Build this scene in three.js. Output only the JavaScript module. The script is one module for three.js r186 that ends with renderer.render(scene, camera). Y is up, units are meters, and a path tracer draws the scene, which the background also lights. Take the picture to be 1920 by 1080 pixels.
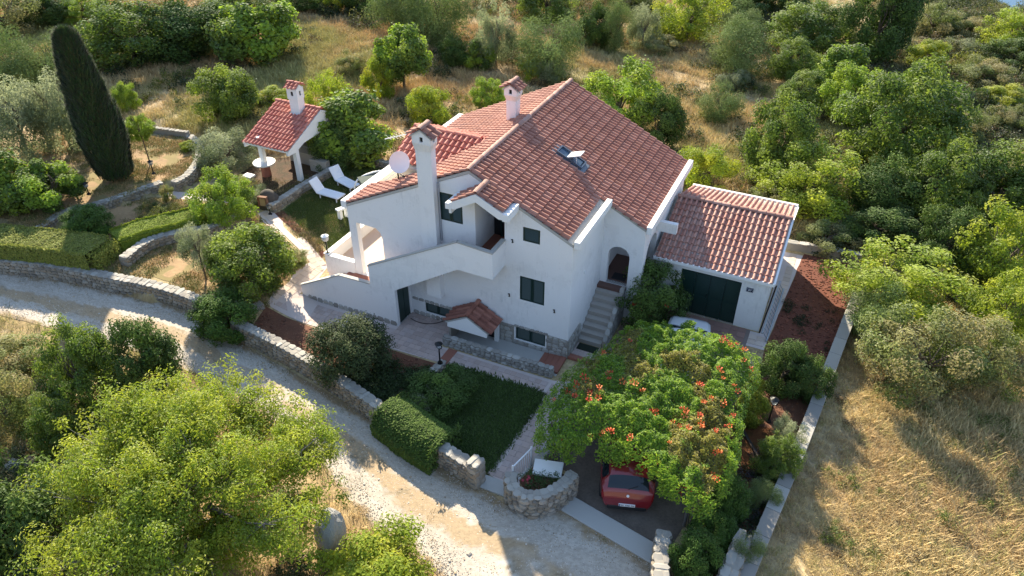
import * as THREE from 'three';
import { mergeGeometries } from 'three/addons/utils/BufferGeometryUtils.js';
import { RoundedBoxGeometry } from 'three/addons/geometries/RoundedBoxGeometry.js';

// ------------------------------------------------------------------ camera, sky, sun, exposure
const scene = new THREE.Scene();
const EYE = new THREE.Vector3(7.5, 19.5, 21.25), PITCH = THREE.MathUtils.degToRad(35.5), YAW = THREE.MathUtils.degToRad(-25.1), FPX = 1370;
const camera = new THREE.PerspectiveCamera(2 * Math.atan(540 / FPX) * 180 / Math.PI, 16 / 9, 0.1, 6000);
const FWD = new THREE.Vector3(Math.sin(YAW) * Math.cos(PITCH), -Math.sin(PITCH), -Math.cos(YAW) * Math.cos(PITCH));
camera.position.copy(EYE); camera.lookAt(EYE.clone().add(FWD)); camera.updateMatrixWorld();
const SUN = new THREE.Vector3(-0.575, 0.50, -0.655).normalize();
{ // clear, slightly hazy morning sky: deeper blue overhead, paler towards the horizon and round the sun
  const W = 512, H = 256, d = new Float32Array(W * H * 4);
  for (let y = 0; y < H; y++) for (let x = 0; x < W; x++) { const el = ((y + .5) / H - .5) * Math.PI, az = ((x + .5) / W - .5) * 2 * Math.PI, v = [Math.cos(az) * Math.cos(el), Math.sin(el), Math.sin(az) * Math.cos(el)], c = v[0] * SUN.x + v[1] * SUN.y + v[2] * SUN.z, h = Math.pow(1 - Math.max(0, v[1]), 2.2), g = Math.pow(Math.max(0, c), 6) * .55 + Math.pow(Math.max(0, c), 40) * 1.6, i = (y * W + x) * 4;
    d[i] = .95 + 1.35 * h + 2.0 * g; d[i + 1] = 1.55 + 1.2 * h + 1.75 * g; d[i + 2] = 2.65 + .82 * h + 1.35 * g; d[i + 3] = 1; }
  const t = new THREE.DataTexture(d, W, H, THREE.RGBAFormat, THREE.FloatType); t.mapping = THREE.EquirectangularReflectionMapping; t.magFilter = THREE.LinearFilter; t.needsUpdate = true; scene.background = scene.environment = t; scene.environmentIntensity = scene.backgroundIntensity = 0.125;
}
const sun = new THREE.DirectionalLight(new THREE.Color(1.0, 0.885, 0.69), 5);
sun.name = 'sun'; sun.position.copy(SUN).multiplyScalar(120).add(new THREE.Vector3(-8, 0, -10)); sun.target.position.set(-8, 0, -10);
sun.castShadow = true; sun.shadow.mapSize.set(4096, 4096); Object.assign(sun.shadow.camera, { left: -80, right: 80, top: 80, bottom: -80, near: 1, far: 300 }); sun.shadow.radius = 1.3;
scene.add(sun, sun.target);

const EXPOSURE = 2.9;

// ------------------------------------------------------------------ helpers
function mulberry(a) { return () => { a |= 0; a = a + 0x6D2B79F5 | 0; let t = Math.imul(a ^ a >>> 15, 1 | a); t = t + Math.imul(t ^ t >>> 7, 61 | t) ^ t; return ((t ^ t >>> 14) >>> 0) / 4294967296; }; }
const rnd = mulberry(20240611), rr = (a, b, r = rnd) => a + (b - a) * r();
const V = (x, y, z) => new THREE.Vector3(x, y, z), lerp = (a, b, t) => a + (b - a) * t, clamp = (x, a, b) => Math.min(b, Math.max(a, x));
const sstep = (a, b, x) => { const t = clamp((x - a) / (b - a), 0, 1); return t * t * (3 - 2 * t); };
function hash(ix, iy, s) { let h = Math.imul(ix, 374761393) + Math.imul(iy, 668265263) + Math.imul(s, 974711); h = Math.imul(h ^ h >>> 13, 1274126177); h ^= h >>> 16; return (h >>> 0) / 4294967296; }
function vnoise(x, y, s = 0) { const ix = Math.floor(x), iy = Math.floor(y), fx = x - ix, fy = y - iy, u = fx * fx * (3 - 2 * fx), v = fy * fy * (3 - 2 * fy);
  return lerp(lerp(hash(ix, iy, s), hash(ix + 1, iy, s), u), lerp(hash(ix, iy + 1, s), hash(ix + 1, iy + 1, s), u), v); }
const fbm = (x, y, s = 0, o = 3) => { let a = 0, k = 0.5, n = 0; for (let i = 0; i < o; i++) { a += k * vnoise(x, y, s + i * 7); n += k; k *= 0.55; x = x * 2.03 + 11.3; y = y * 2.03 + 5.7; } return a / n; };
const used = new Map();
function numbered(name) { const n = used.get(name) ?? 0; used.set(name, n + 1); return n ? name + '_' + String(n).padStart(3, '0') : name; }
function thing(name, label, category, pos = [0, 0, 0], turn = 0, group) {
  const o = new THREE.Group(); o.name = numbered(name); o.position.set(...pos); o.rotation.y = turn; o.userData = { label, category }; if (group) o.userData.group = group; scene.add(o); return o;
}
function mesh(name, geo, mat, parent) { const m = new THREE.Mesh(geo, mat); m.name = parent && parent !== scene ? name : numbered(name); m.castShadow = m.receiveShadow = true; (parent || scene).add(m); return m; }
function tag(o, label, category, group) { o.userData.label = label; o.userData.category = category; if (group) o.userData.group = group; return o; }
function struct(o) { o.userData.kind = 'structure'; return o; }
function stuff(o) { o.userData.kind = 'stuff'; return o; }
function box(x0, x1, y0, y1, z0, z1) { const g = new THREE.BoxGeometry(x1 - x0, y1 - y0, z1 - z0); g.translate((x0 + x1) / 2, (y0 + y1) / 2, (z0 + z1) / 2); return g; }
function rbox(x0, x1, y0, y1, z0, z1, r = 0.02, s = 1) { const g = new RoundedBoxGeometry(x1 - x0, y1 - y0, z1 - z0, s, r); g.translate((x0 + x1) / 2, (y0 + y1) / 2, (z0 + z1) / 2); return g; }
function bar(a, b, r, n = 6, r2 = r) { const d = b.clone().sub(a), g = new THREE.CylinderGeometry(r2, r, d.length(), n); g.applyQuaternion(new THREE.Quaternion().setFromUnitVectors(V(0, 1, 0), d.clone().normalize())); const c = a.clone().add(b).multiplyScalar(.5); g.translate(c.x, c.y, c.z); return g; }
const merge = (list) => mergeGeometries(list.map((g) => { const h = g.index ? g.toNonIndexed() : g; for (const k of Object.keys(h.attributes)) if (!['position', 'normal', 'uv'].includes(k)) h.deleteAttribute(k); return h; }));
function wallShape(poly, holes, depth) { // x,y outline extruded towards +z from 0
  const s = new THREE.Shape(poly.map((p) => new THREE.Vector2(...p)));
  for (const h of holes) s.holes.push(new THREE.Path(h.map((p) => new THREE.Vector2(...p))));
  return new THREE.ExtrudeGeometry(s, { depth, bevelEnabled: false, curveSegments: 12 });
}
const rect = (x0, x1, y0, y1) => [[x0, y0], [x1, y0], [x1, y1], [x0, y1]];
const archHole = (x0, x1, y0, ys, n = 12) => { const a = [[x0, y0], [x1, y0]], r = (x1 - x0) / 2; for (let i = 0; i <= n; i++) { const t = Math.PI * i / n; a.push([x0 + r + r * Math.cos(t), ys + r * Math.sin(t)]); } return a; };
const inPoly = (x, z, P) => { let c = false; for (let i = 0, j = P.length - 1; i < P.length; j = i++) { const [xi, zi] = P[i], [xj, zj] = P[j]; if ((zi > z) !== (zj > z) && x < (xj - xi) * (z - zi) / (zj - zi) + xi) c = !c; } return c; };
// a viewing ray of the survey photograph, used to read where things stand
const RIGHT = V(Math.cos(YAW), 0, Math.sin(YAW)), UPV = RIGHT.clone().cross(FWD);
const rayOf = (px, py) => FWD.clone().addScaledVector(RIGHT, (px - 960) / FPX).addScaledVector(UPV, -(py - 540) / FPX);
const atY = (px, py, y = 0) => { const d = rayOf(px, py); return EYE.clone().addScaledVector(d, (y - EYE.y) / d.y); };

// ------------------------------------------------------------------ terrain heights
const UPPER = [[-26.6, 3.0], [-26.9, 1.4], [-26.1, .1], [-25.5, -1.5], [-24.9, -3.2], [-24.2, -3.3], [-24.3, -4.1], [-25.2, -5.9], [-26.8, -7.6], [-28.1, -8.2], [-31.5, -7.8], [-48, -7], [-70, -2], [-70, 4.5], [-40, 3.5]];
const ROADU = [[-60, 410], [-40, 494], [0, 508], [100, 520], [230, 550], [365, 588], [450, 644], [560, 707], [720, 803], [835, 888], [905, 918], [950, 948], [1060, 962], [1240, 1062], [1300, 1140], [1420, 1400]];
const ROADL = [[-160, 470], [-60, 572], [0, 592], [130, 622], [230, 652], [340, 690], [440, 745], [520, 800], [590, 860], [640, 925], [700, 985], [780, 1045], [850, 1105], [910, 1170], [960, 1260], [1000, 1500]];
const toXZ = (l, y = 0) => l.map(([a, b]) => { const p = atY(a, b, y); return [p.x, p.z]; });
const RU = toXZ(ROADU), RL = toXZ(ROADL), ROADP = [...RU, ...RL.slice().reverse()];
const PLOT = [[-45, 6.5], [-26.85, 5.4], [-20.1, 4.2], [-16, 3.9], [-13, 4.7], [-4.7, 6.4], [-.3, 7.2], [6, 8.5], [8.2, 9.5], [8.3, 7], [10.4, -9.2], [9.8, -12.6], [2, -13], [-8, -13], [-17, -11.4], [-24, -8.5], [-31.5, -7.9], [-45, -7]];
function roadZ(x) { for (let i = 1; i < RU.length; i++) if (x <= RU[i][0]) { const a = RU[i - 1], b = RU[i]; return lerp(a[1], b[1], clamp((x - a[0]) / (b[0] - a[0]), 0, 1)); } return 9; }
function heightAt(x, z) {
  const rz = roadZ(x);
  let h = 0;
  if (z < rz - .2) { // behind the road wall
    h = .6 * sstep(-11.2, -14.6, x);
    if (inPoly(x, z, UPPER)) h += .45;
    else if (z < -8) h += .5 * sstep(-8, -9.5, z) * sstep(-18, -27, x);
  } else if (z > rz + 5) h += .25 * (vnoise(x * .3, z * .3, 3) - .5) * sstep(rz + 5, rz + 9, z);
  const out = inPoly(x, z, PLOT) ? 0 : 1;
  if (out && z < rz - .3) { const far = sstep(-13, -24, z) + sstep(10.5, 16, x); h += .5 * (fbm(x * .09, z * .09, 4) - .5) * Math.min(1, far); }
  h -= 30 * sstep(71, 115, -z + .25 * Math.max(0, x)) * sstep(-5, 28, x);
  return h;
}
function spot(px, py) { let y = .3; for (let i = 0; i < 9; i++) { const p = atY(px, py, y); y = lerp(y, heightAt(p.x, p.z), .7); } const p = atY(px, py, y); p.y = heightAt(p.x, p.z); return p; }

// ------------------------------------------------------------------ materials
const C3 = (r, g, b) => new THREE.Color().setRGB(r, g, b);
const std = (r, g, b, rough = .85, o = {}) => new THREE.MeshStandardMaterial({ color: C3(r, g, b), roughness: rough, ...o });
const toS = (c) => c <= .0031308 ? c * 12.92 : 1.055 * Math.pow(c, 1 / 2.4) - .055;
function tex(w, h, fn, srgb = true, repeat = true) { // fn(u,v,out) linear colour 0..1
  const d = new Uint8Array(w * h * 4), o = [0, 0, 0, 1];
  for (let y = 0; y < h; y++) for (let x = 0; x < w; x++) { fn((x + .5) / w, (y + .5) / h, o); const i = (y * w + x) * 4; for (let c = 0; c < 3; c++) d[i + c] = clamp(Math.round(255 * (srgb ? toS(clamp(o[c], 0, 1)) : o[c])), 0, 255); d[i + 3] = 255; }
  const t = new THREE.DataTexture(d, w, h); t.magFilter = t.minFilter = THREE.LinearFilter; t.wrapS = t.wrapT = repeat ? THREE.RepeatWrapping : THREE.ClampToEdgeWrapping; if (srgb) t.colorSpace = THREE.SRGBColorSpace; t.needsUpdate = true; return t;
}
const tileNoise = (u, v, n, s) => { const x = u * n, y = v * n, ix = Math.floor(x), iy = Math.floor(y), fx = x - ix, fy = y - iy, a = fx * fx * (3 - 2 * fx), b = fy * fy * (3 - 2 * fy), m = (k) => ((k % n) + n) % n;
  return lerp(lerp(hash(m(ix), m(iy), s), hash(m(ix + 1), m(iy), s), a), lerp(hash(m(ix), m(iy + 1), s), hash(m(ix + 1), m(iy + 1), s), a), b); };
// weathered render on the walls: grey rain streaks and patches with their own outline
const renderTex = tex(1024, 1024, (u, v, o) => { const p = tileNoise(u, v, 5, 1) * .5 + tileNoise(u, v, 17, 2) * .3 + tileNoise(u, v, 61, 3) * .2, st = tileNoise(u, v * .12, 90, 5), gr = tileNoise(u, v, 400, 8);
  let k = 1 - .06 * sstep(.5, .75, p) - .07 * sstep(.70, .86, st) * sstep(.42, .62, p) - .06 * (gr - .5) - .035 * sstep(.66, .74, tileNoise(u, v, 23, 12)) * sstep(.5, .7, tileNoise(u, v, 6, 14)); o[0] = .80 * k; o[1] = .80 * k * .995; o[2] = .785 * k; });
const grainBump = tex(512, 512, (u, v, o) => { const g = .5 * tileNoise(u, v, 128, 3) + .3 * tileNoise(u, v, 256, 4) + .2 * tileNoise(u, v, 31, 5); o[0] = o[1] = o[2] = g; }, false);
function uvMat(mat, sx, sy = sx) { for (const k of ['map', 'bumpMap', 'roughnessMap']) if (mat[k]) { mat[k] = mat[k].clone(); mat[k].repeat.set(sx, sy); mat[k].needsUpdate = true; } return mat; }
const M = {
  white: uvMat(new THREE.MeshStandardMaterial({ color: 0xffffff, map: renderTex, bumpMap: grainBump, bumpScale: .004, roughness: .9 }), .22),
  whiteClean: std(.80, .80, .79, .75), cream: std(.68, .60, .47, .9), shutter: std(.011, .034, .029, .4), dark: std(.012, .012, .013, .7), doorDark: std(.018, .014, .012, .6),
  terracotta: std(.27, .105, .07, .8), step: std(.36, .33, .29, .85), metalDark: std(.012, .013, .014, .45, { metalness: .4 }), metalWhite: std(.75, .76, .77, .4), concrete: std(.42, .41, .38, .9, { bumpMap: grainBump, bumpScale: .006 }),
  mortar: std(.30, .275, .235, .95), trunk: std(.12, .095, .07, .95), trunkGrey: std(.2, .18, .155, .95), black: std(.01, .01, .01, .8),
};
// ExtrudeGeometry gives uv in metres; plain boxes get metres too
function metreUV(g) { const p = g.attributes.position, n = g.attributes.normal, uv = new Float32Array(p.count * 2); for (let i = 0; i < p.count; i++) { const ax = Math.abs(n.getX(i)), ay = Math.abs(n.getY(i)), az = Math.abs(n.getZ(i)); if (ay >= ax && ay >= az) { uv[2 * i] = p.getX(i); uv[2 * i + 1] = p.getZ(i); } else if (ax >= az) { uv[2 * i] = p.getZ(i); uv[2 * i + 1] = p.getY(i); } else { uv[2 * i] = p.getX(i); uv[2 * i + 1] = p.getY(i); } } g.setAttribute('uv', new THREE.BufferAttribute(uv, 2)); return g; }
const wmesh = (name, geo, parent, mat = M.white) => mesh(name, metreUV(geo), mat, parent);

// ------------------------------------------------------------------ ground
const GX0 = -82, GX1 = 32, GZ0 = -86, GZ1 = 28;
const mixc = (o, r, g, b, t) => { o[0] = lerp(o[0], r, t); o[1] = lerp(o[1], g, t); o[2] = lerp(o[2], b, t); };
const GARDEN = [[-45, 6.2], [-26.85, 5.3], [-20.1, 4.1], [-16, 3.8], [-13.2, 4.6], [-12.6, -2], [-15, -8], [-18, -11], [-24, -8.4], [-31.5, -7.8], [-45, -6.5]];
function groundCol(x, z, o) {
  const n1 = fbm(x * .11, z * .11, 21), n2 = fbm(x * .45 + 9, z * .45, 31), n3 = vnoise(x * 2.6, z * 2.6, 41), n4 = hash(Math.floor(x * 17), Math.floor(z * 17), 5), n5 = vnoise(x * 7.1, z * 7.1, 43);
  o[0] = .47; o[1] = .36; o[2] = .19; // straw
  mixc(o, .36, .25, .13, sstep(.45, .62, n2) * .6); // brown thatch
  mixc(o, .17, .165, .055, sstep(.5, .66, n1) * .6); // greener grass
  const left = sstep(-5, -20, x) * sstep(-12, -16, z);
  mixc(o, .44, .285, .15, left * sstep(.35, .6, 1 - n1) * .6); // reddish oats
  mixc(o, .19, .18, .07, sstep(2, 14, x) * sstep(-12, -20, z) * .65);
  if (z > roadZ(x) && x < 4) mixc(o, .33, .22, .10, .6);
  mixc(o, .5, .42, .28, sstep(.62, .8, n3) * .25);
  const k = .62 + .42 * n4 + .34 * (n5 - .5) ; o[0] *= k; o[1] *= k; o[2] *= k;
}
{
  const T = 2048, near = tex(T, T, (u, v, o) => groundCol(lerp(GX0, GX1, u), lerp(GZ0, GZ1, v), o), true, false);
  const N = 300, pos = [], uv = [], idx = [];
  for (let j = 0; j <= N; j++) for (let i = 0; i <= N; i++) { const x = lerp(GX0, GX1, i / N), z = lerp(GZ0, GZ1, j / N); pos.push(x, heightAt(x, z), z); uv.push(i / N, j / N); }
  for (let j = 0; j < N; j++) for (let i = 0; i < N; i++) { const a = j * (N + 1) + i; idx.push(a, a + N + 1, a + 1, a + 1, a + N + 1, a + N + 2); }
  const g = new THREE.BufferGeometry(); g.setAttribute('position', new THREE.Float32BufferAttribute(pos, 3)); g.setAttribute('uv', new THREE.Float32BufferAttribute(uv, 2)); g.setIndex(idx); g.computeVertexNormals();
  struct(mesh('ground', g, new THREE.MeshStandardMaterial({ map: near, roughness: 1, bumpMap: near, bumpScale: .05 })));
  // the rest of the plateau out to the slopes that fall to the sea
  const R = [], RI = []; let k = 0;
  const strip = (x0, x1, z0, z1, nx, nz) => { const b = R.length / 3; for (let j = 0; j <= nz; j++) for (let i = 0; i <= nx; i++) { const x = lerp(x0, x1, i / nx), z = lerp(z0, z1, j / nz); R.push(x, heightAt(x, z) - (30 * sstep(120, 320, Math.hypot(x + 10, z + 10))) - .01, z); } for (let j = 0; j < nz; j++) for (let i = 0; i < nx; i++) { const a = b + j * (nx + 1) + i; RI.push(a, a + nx + 1, a + 1, a + 1, a + nx + 1, a + nx + 2); } };
  strip(-400, GX0, -400, 400, 30, 60); strip(GX1, 400, -400, 400, 30, 60); strip(GX0, GX1, -400, GZ0, 24, 40); strip(GX0, GX1, GZ1, 400, 24, 40);
  const h = new THREE.BufferGeometry(); h.setAttribute('position', new THREE.Float32BufferAttribute(R, 3)); h.setIndex(RI); h.computeVertexNormals(); metreUV(h);
  const farTex = tex(512, 512, (u, v, o) => { const a = tileNoise(u, v, 6, 1) * .6 + tileNoise(u, v, 40, 2) * .4; o[0] = .16; o[1] = .15; o[2] = .06; mixc(o, .05, .075, .02, sstep(.4, .6, a)); });
  struct(mesh('terrain', h, uvMat(new THREE.MeshStandardMaterial({ map: farTex, roughness: 1 }), .02)));
  const w = new THREE.PlaneGeometry(9000, 9000); w.rotateX(-Math.PI / 2); w.translate(0, -18, 0);
  struct(mesh('sea', w, new THREE.MeshStandardMaterial({ color: C3(.05, .12, .2), roughness: .25 })));
}
// sheets that lie on the ground: outline in photograph pixels, resampled and draped
function drape(poly, lift, mat, name, jag = 0, step = .5) {
  const pts = []; for (let i = 0; i < poly.length; i++) { const a = poly[i], b = poly[(i + 1) % poly.length], L = Math.hypot(b[0] - a[0], b[1] - a[1]), n = Math.max(1, Math.round(L / step)); for (let k = 0; k < n; k++) { const t = k / n; pts.push(new THREE.Vector2(lerp(a[0], b[0], t) + jag * (rnd() - .5), lerp(a[1], b[1], t) + jag * (rnd() - .5))); } }
  const tri = THREE.ShapeUtils.triangulateShape(pts, []), pos = [], uv = [], idx = [];
  for (const p of pts) { pos.push(p.x, heightAt(p.x, p.y) + lift, p.y); uv.push(p.x, p.y); }
  for (const t of tri) { const [a, b, c] = t, A = pts[a], B = pts[b], D = pts[c], s = (B.x - A.x) * (D.y - A.y) - (B.y - A.y) * (D.x - A.x); s < 0 ? idx.push(a, b, c) : idx.push(a, c, b); }
  const g = new THREE.BufferGeometry(); g.setAttribute('position', new THREE.Float32BufferAttribute(pos, 3)); g.setAttribute('uv', new THREE.Float32BufferAttribute(uv, 2)); g.setIndex(idx); g.computeVertexNormals();
  return struct(mesh(name, g, mat));
}
const soilTex = tex(512, 512, (u, v, o) => { const a = tileNoise(u, v, 9, 1) * .5 + tileNoise(u, v, 50, 2) * .3 + tileNoise(u, v, 170, 3) * .2, k = .7 + .6 * a; o[0] = .135 * k; o[1] = .043 * k; o[2] = .024 * k; if (tileNoise(u, v, 120, 7) > .86) mixc(o, .3, .17, .1, .35); });
const earthTex = tex(512, 512, (u, v, o) => { const a = tileNoise(u, v, 7, 1) * .5 + tileNoise(u, v, 40, 2) * .3 + tileNoise(u, v, 190, 3) * .2, k = .6 + .8 * a; o[0] = .33 * k; o[1] = .215 * k; o[2] = .11 * k; mixc(o, .17, .15, .05, sstep(.55, .7, tileNoise(u, v, 12, 9)) * .7); });
const lawnTex = tex(512, 512, (u, v, o) => { const a = tileNoise(u, v, 9, 1) * .5 + tileNoise(u, v, 70, 2) * .5, k = .6 + .8 * a; o[0] = .05 * k; o[1] = .075 * k; o[2] = .018 * k; mixc(o, .16, .13, .05, sstep(.6, .75, tileNoise(u, v, 8, 4)) * .5); });
const MS = {
  soil: uvMat(new THREE.MeshStandardMaterial({ map: soilTex, bumpMap: soilTex, bumpScale: .08, roughness: 1 }), .28), earth: uvMat(new THREE.MeshStandardMaterial({ map: earthTex, bumpMap: earthTex, bumpScale: .06, roughness: 1 }), .2),
  brown: uvMat(new THREE.MeshStandardMaterial({ map: soilTex, color: C3(1.0, 1.35, 1.35), bumpMap: soilTex, bumpScale: .08, roughness: 1 }), .31), lawn: uvMat(new THREE.MeshStandardMaterial({ map: lawnTex, bumpMap: lawnTex, bumpScale: .06, roughness: 1 }), .25), joint: std(.55, .46, .42, .95), jointDark: std(.2, .155, .135, .95),
};
// the gravel road: a ribbon between its two edges, two pale wheel tracks beside a dry grassy middle
{
  const W = 1024, H = 2048, LEN = 56;
  const map = tex(W, H, (u, v, o) => {
    const s = v * LEN, across = u * 4.2, wob = (fbm(s * .35, 3, 2) - .5) * .12, e = (fbm(across * 1.3 + 4, s * 1.3, 9) - .5) * .3 + (vnoise(across * 7, s * 7, 12) - .5) * .12;
    const n = fbm(across * 3, s * 3, 5), g = hash(Math.floor(u * W), Math.floor(v * H), 3), gg = vnoise(across * 14, s * 14, 6);
    const c = u + wob + e * .5;
    o[0] = .455; o[1] = .40; o[2] = .33;                                                  // pale crushed stone
    const mid = sstep(.36, .45, c) * (1 - sstep(.60, .70, c)) * sstep(.25, .55, fbm(across * .9, s * .5, 15) + .12); mixc(o, .38, .275, .16, mid * .9); mixc(o, .54, .49, .42, (1 - mid) * sstep(.45, .7, fbm(across * 2.2, s * .7, 44)) * .6);
    const edge = Math.max(1 - sstep(.03, .14, c), sstep(.90, .98, c)); mixc(o, .30, .215, .12, edge);
    mixc(o, .24, .19, .12, sstep(.62, .76, n) * (.15 + .6 * mid + .5 * edge)); mixc(o, .30, .17, .10, sstep(.60, .72, fbm(across * .8 + 7, s * .8, 33)) * sstep(36, 42, s) * .55);
    const k = .74 + .34 * g + .4 * (gg - .45) * .6; o[0] *= k; o[1] *= k; o[2] *= k;
  }, true, false);
  const n = RU.length, pos = [], uv = [], idx = [], acc = [0]; const mid = (i) => [(RU[i][0] + RL[i][0]) / 2, (RU[i][1] + RL[i][1]) / 2];
  for (let i = 1; i < n; i++) { const a = mid(i - 1), b = mid(i); acc.push(acc[i - 1] + Math.hypot(b[0] - a[0], b[1] - a[1])); }
  const cu = new THREE.CatmullRomCurve3(RU.map((p) => V(p[0], 0, p[1])), false, 'centripetal'), cl = new THREE.CatmullRomCurve3(RL.map((p) => V(p[0], 0, p[1])), false, 'centripetal'), Q = 150, K = 6;
  let s = 0, last = null;
  for (let q = 0; q <= Q; q++) { const a = cu.getPoint(q / Q), b = cl.getPoint(q / Q), m = a.clone().lerp(b, .5); if (last) s += m.distanceTo(last); last = m; const ja = (fbm(q * .35, 1, 4) - .5) * .5, jb = (fbm(q * .3, 8, 5) - .5) * .9; a.lerp(b, -.02 + ja * .05); b.lerp(a, jb * .12);
    for (let k = 0; k <= K; k++) { const p = a.clone().lerp(b, k / K); pos.push(p.x, .014 + .03 * Math.sin(Math.PI * k / K), p.z); uv.push(k / K, s / LEN); } }
  for (let q = 0; q < Q; q++) for (let k = 0; k < K; k++) { const a = q * (K + 1) + k; idx.push(a, a + K + 1, a + 1, a + 1, a + K + 1, a + K + 2); }
  const g = new THREE.BufferGeometry(); g.setAttribute('position', new THREE.Float32BufferAttribute(pos, 3)); g.setAttribute('uv', new THREE.Float32BufferAttribute(uv, 2)); g.setIndex(idx); g.computeVertexNormals();
  struct(mesh('gravel_road', g, new THREE.MeshStandardMaterial({ map, roughness: 1, bumpMap: map, bumpScale: .014, side: THREE.DoubleSide })));
}
// paving: every tile a piece of its own over its joint bed
const tileMats = (base, n = 5, v = .1) => Array.from({ length: n }, (_, i) => { const k = 1 + v * (i / (n - 1) - .5) * 2, w = (hash(i, 3, 8) - .5) * .06; return std(base[0] * k * (1 + w), base[1] * k, base[2] * k * (1 - w), .8, { bumpMap: grainBump, bumpScale: .003 }); });
const pinkTiles = tileMats([.46, .36, .32], 5, .09), apronTiles = tileMats([.26, .155, .125], 5, .12), palePath = tileMats([.55, .44, .36], 5, .1);
const TILEG = box(-.1575, .1575, -.02, .02, -.1575, .1575), TILES = box(-.124, .124, -.02, .02, -.124, .124);
function paving(name, poly, mats, lift = .022, pitch = .33, geo = TILEG, bed = MS.joint, turn = 0) {
  const base = drape(poly, .008, bed, name);
  const c = Math.cos(turn), s = Math.sin(turn), L = poly.map(([x, z]) => [x * c - z * s, x * s + z * c]); let x0 = 1e9, x1 = -1e9, z0 = 1e9, z1 = -1e9; for (const [x, z] of L) { x0 = Math.min(x0, x); x1 = Math.max(x1, x); z0 = Math.min(z0, z); z1 = Math.max(z1, z); }
  let n = 0; const all = [];
  for (let z = z0 + pitch / 2; z < z1; z += pitch) for (let x = x0 + pitch / 2; x < x1; x += pitch) { if (![[-.4, -.4], [.4, -.4], [.4, .4], [-.4, .4]].every(([a, b]) => inPoly(x + a * pitch, z + b * pitch, L))) continue; n++;
    const wx = x * c + z * s, wz = -x * s + z * c, d = new THREE.Object3D(); d.position.set(wx, heightAt(wx, wz) + lift + (rnd() - .5) * .006 - .02, wz); d.rotation.y = turn; if (Math.abs(heightAt(wx + .5, wz) - heightAt(wx, wz)) > .01) d.rotation.z = Math.atan(heightAt(wx + .5, wz) - heightAt(wx - .5, wz)); d.updateMatrix(); all.push([d.matrix.clone(), mats[Math.floor(rnd() * mats.length)], d.position.distanceTo(EYE)]); }
  all.sort((a, b) => a[2] - b[2]); all.slice(0, 300).forEach(([m4, mt]) => mesh('tile', geo, mt, base).applyMatrix4(m4));
  const rest = all.slice(300); if (rest.length) { const im = new THREE.InstancedMesh(geo, mats[1], rest.length); rest.forEach(([m4], i) => im.setMatrixAt(i, m4)); im.name = 'tiles'; im.receiveShadow = true; stuff(im); base.add(im); }
  return base;
}
paving('front_walk', [[-13.1, 2.62], [-12.6, 1.4], [-12.35, 1.12], [-7.3, 1.12], [-7.3, .02], [-5, .02], [-5, 1.5], [.02, 1.45], [.0, 2.33], [-3.9, 2.38], [-10.4, 2.66]], pinkTiles, .022, .265, TILES);
paving('gate_path', [[-.26, 6.65], [-.02, 2.36], [.02, 1.45], [1.0, 1.1], [1.25, 3.4], [1.1, 5.5], [.86, 6.9]], pinkTiles, .022, .265, TILES);
paving('side_walk', [[6.78, -12], [7.66, -12], [7.12, -3.9], [6.4, -3.9], [6.4, -4.95], [6.78, -4.95]], palePath);
paving('garage_apron', [[1.3, -1.2], [1.3, -3.3], [2.0, -5], [6.4, -5], [6.4, -1.2]], apronTiles, .02, .33, TILEG, MS.jointDark);
paving('corner_landing', [[.02, -.05], [.02, -1.15], [1.0, -1.15], [1.0, -.05]], pinkTiles, .022, .265, TILES);
paving('terrace_ramp', [[-13.1, 2.6], [-12.45, 1.2], [-12.35, .2], [-12.6, -1.1], [-13.3, -1.5], [-13.6, 1.0]], palePath);
const GPATH = toXZ([[480, 402], [586, 506], [613, 488], [506, 391]], .6); paving('garden_path', GPATH, palePath, .03, .31, box(-.147, .147, -.02, .02, -.147, .147), MS.joint, Math.atan2(GPATH[1][1] - GPATH[0][1], GPATH[1][0] - GPATH[0][0]) * -1);
paving('stepping_path', [[-19.1, -4.5], [-24.5, -3.1], [-24.4, -2.35], [-19.3, -3.75]], palePath, .03, .7, box(-.335, .335, -.02, .02, -.335, .335), MS.joint, -.26);
struct(mesh('entrance_sill', rbox(-.28, .9, -.02, .06, 6.75, 7.3, .02), M.concrete));
{ const a = atY(1052, 938), b = atY(1236, 1046), d = b.clone().sub(a), g = rbox(0, d.length(), -.02, .07, -.35, .35, .03); g.rotateY(-Math.atan2(d.z, d.x)); g.translate(a.x, 0, a.z); struct(mesh('drive_sill', g, M.concrete)); }
const driveTex = tex(512, 512, (u, v, o) => { const a = tileNoise(u, v, 9, 1) * .4 + tileNoise(u, v, 60, 2) * .3 + tileNoise(u, v, 250, 3) * .3, k = .55 + .9 * a; o[0] = .13 * k; o[1] = .105 * k; o[2] = .085 * k; });
drape([[1.35, -1.15], [6.9, -1.15], [6.6, 4], [6.1, 7.1], [2.5, 6.3], [2.5, 5.6], [1.5, 5.2]], .012, uvMat(new THREE.MeshStandardMaterial({ map: driveTex, bumpMap: driveTex, bumpScale: .03, roughness: 1 }), .3), 'driveway');
drape([[7.66, -12.2], [9.75, -12.2], [10.0, -9.2], [9.5, -3], [7.2, -3], [7.15, -4]], .012, MS.soil, 'red_soil_bed', .06);
drape([[7.0, -3], [9.5, -3], [8.9, 3], [8.1, 8.3], [6.3, 8.3], [6.75, 4], [6.8, 0]], .010, MS.brown, 'shrub_bed', .05);
drape([[-13.05, 2.7], [-10.4, 2.74], [-4.45, 2.5], [-4.35, 5.9], [-8, 5.55], [-12.5, 4.5]], .012, MS.brown, 'front_soil_bed', .05);
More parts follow.
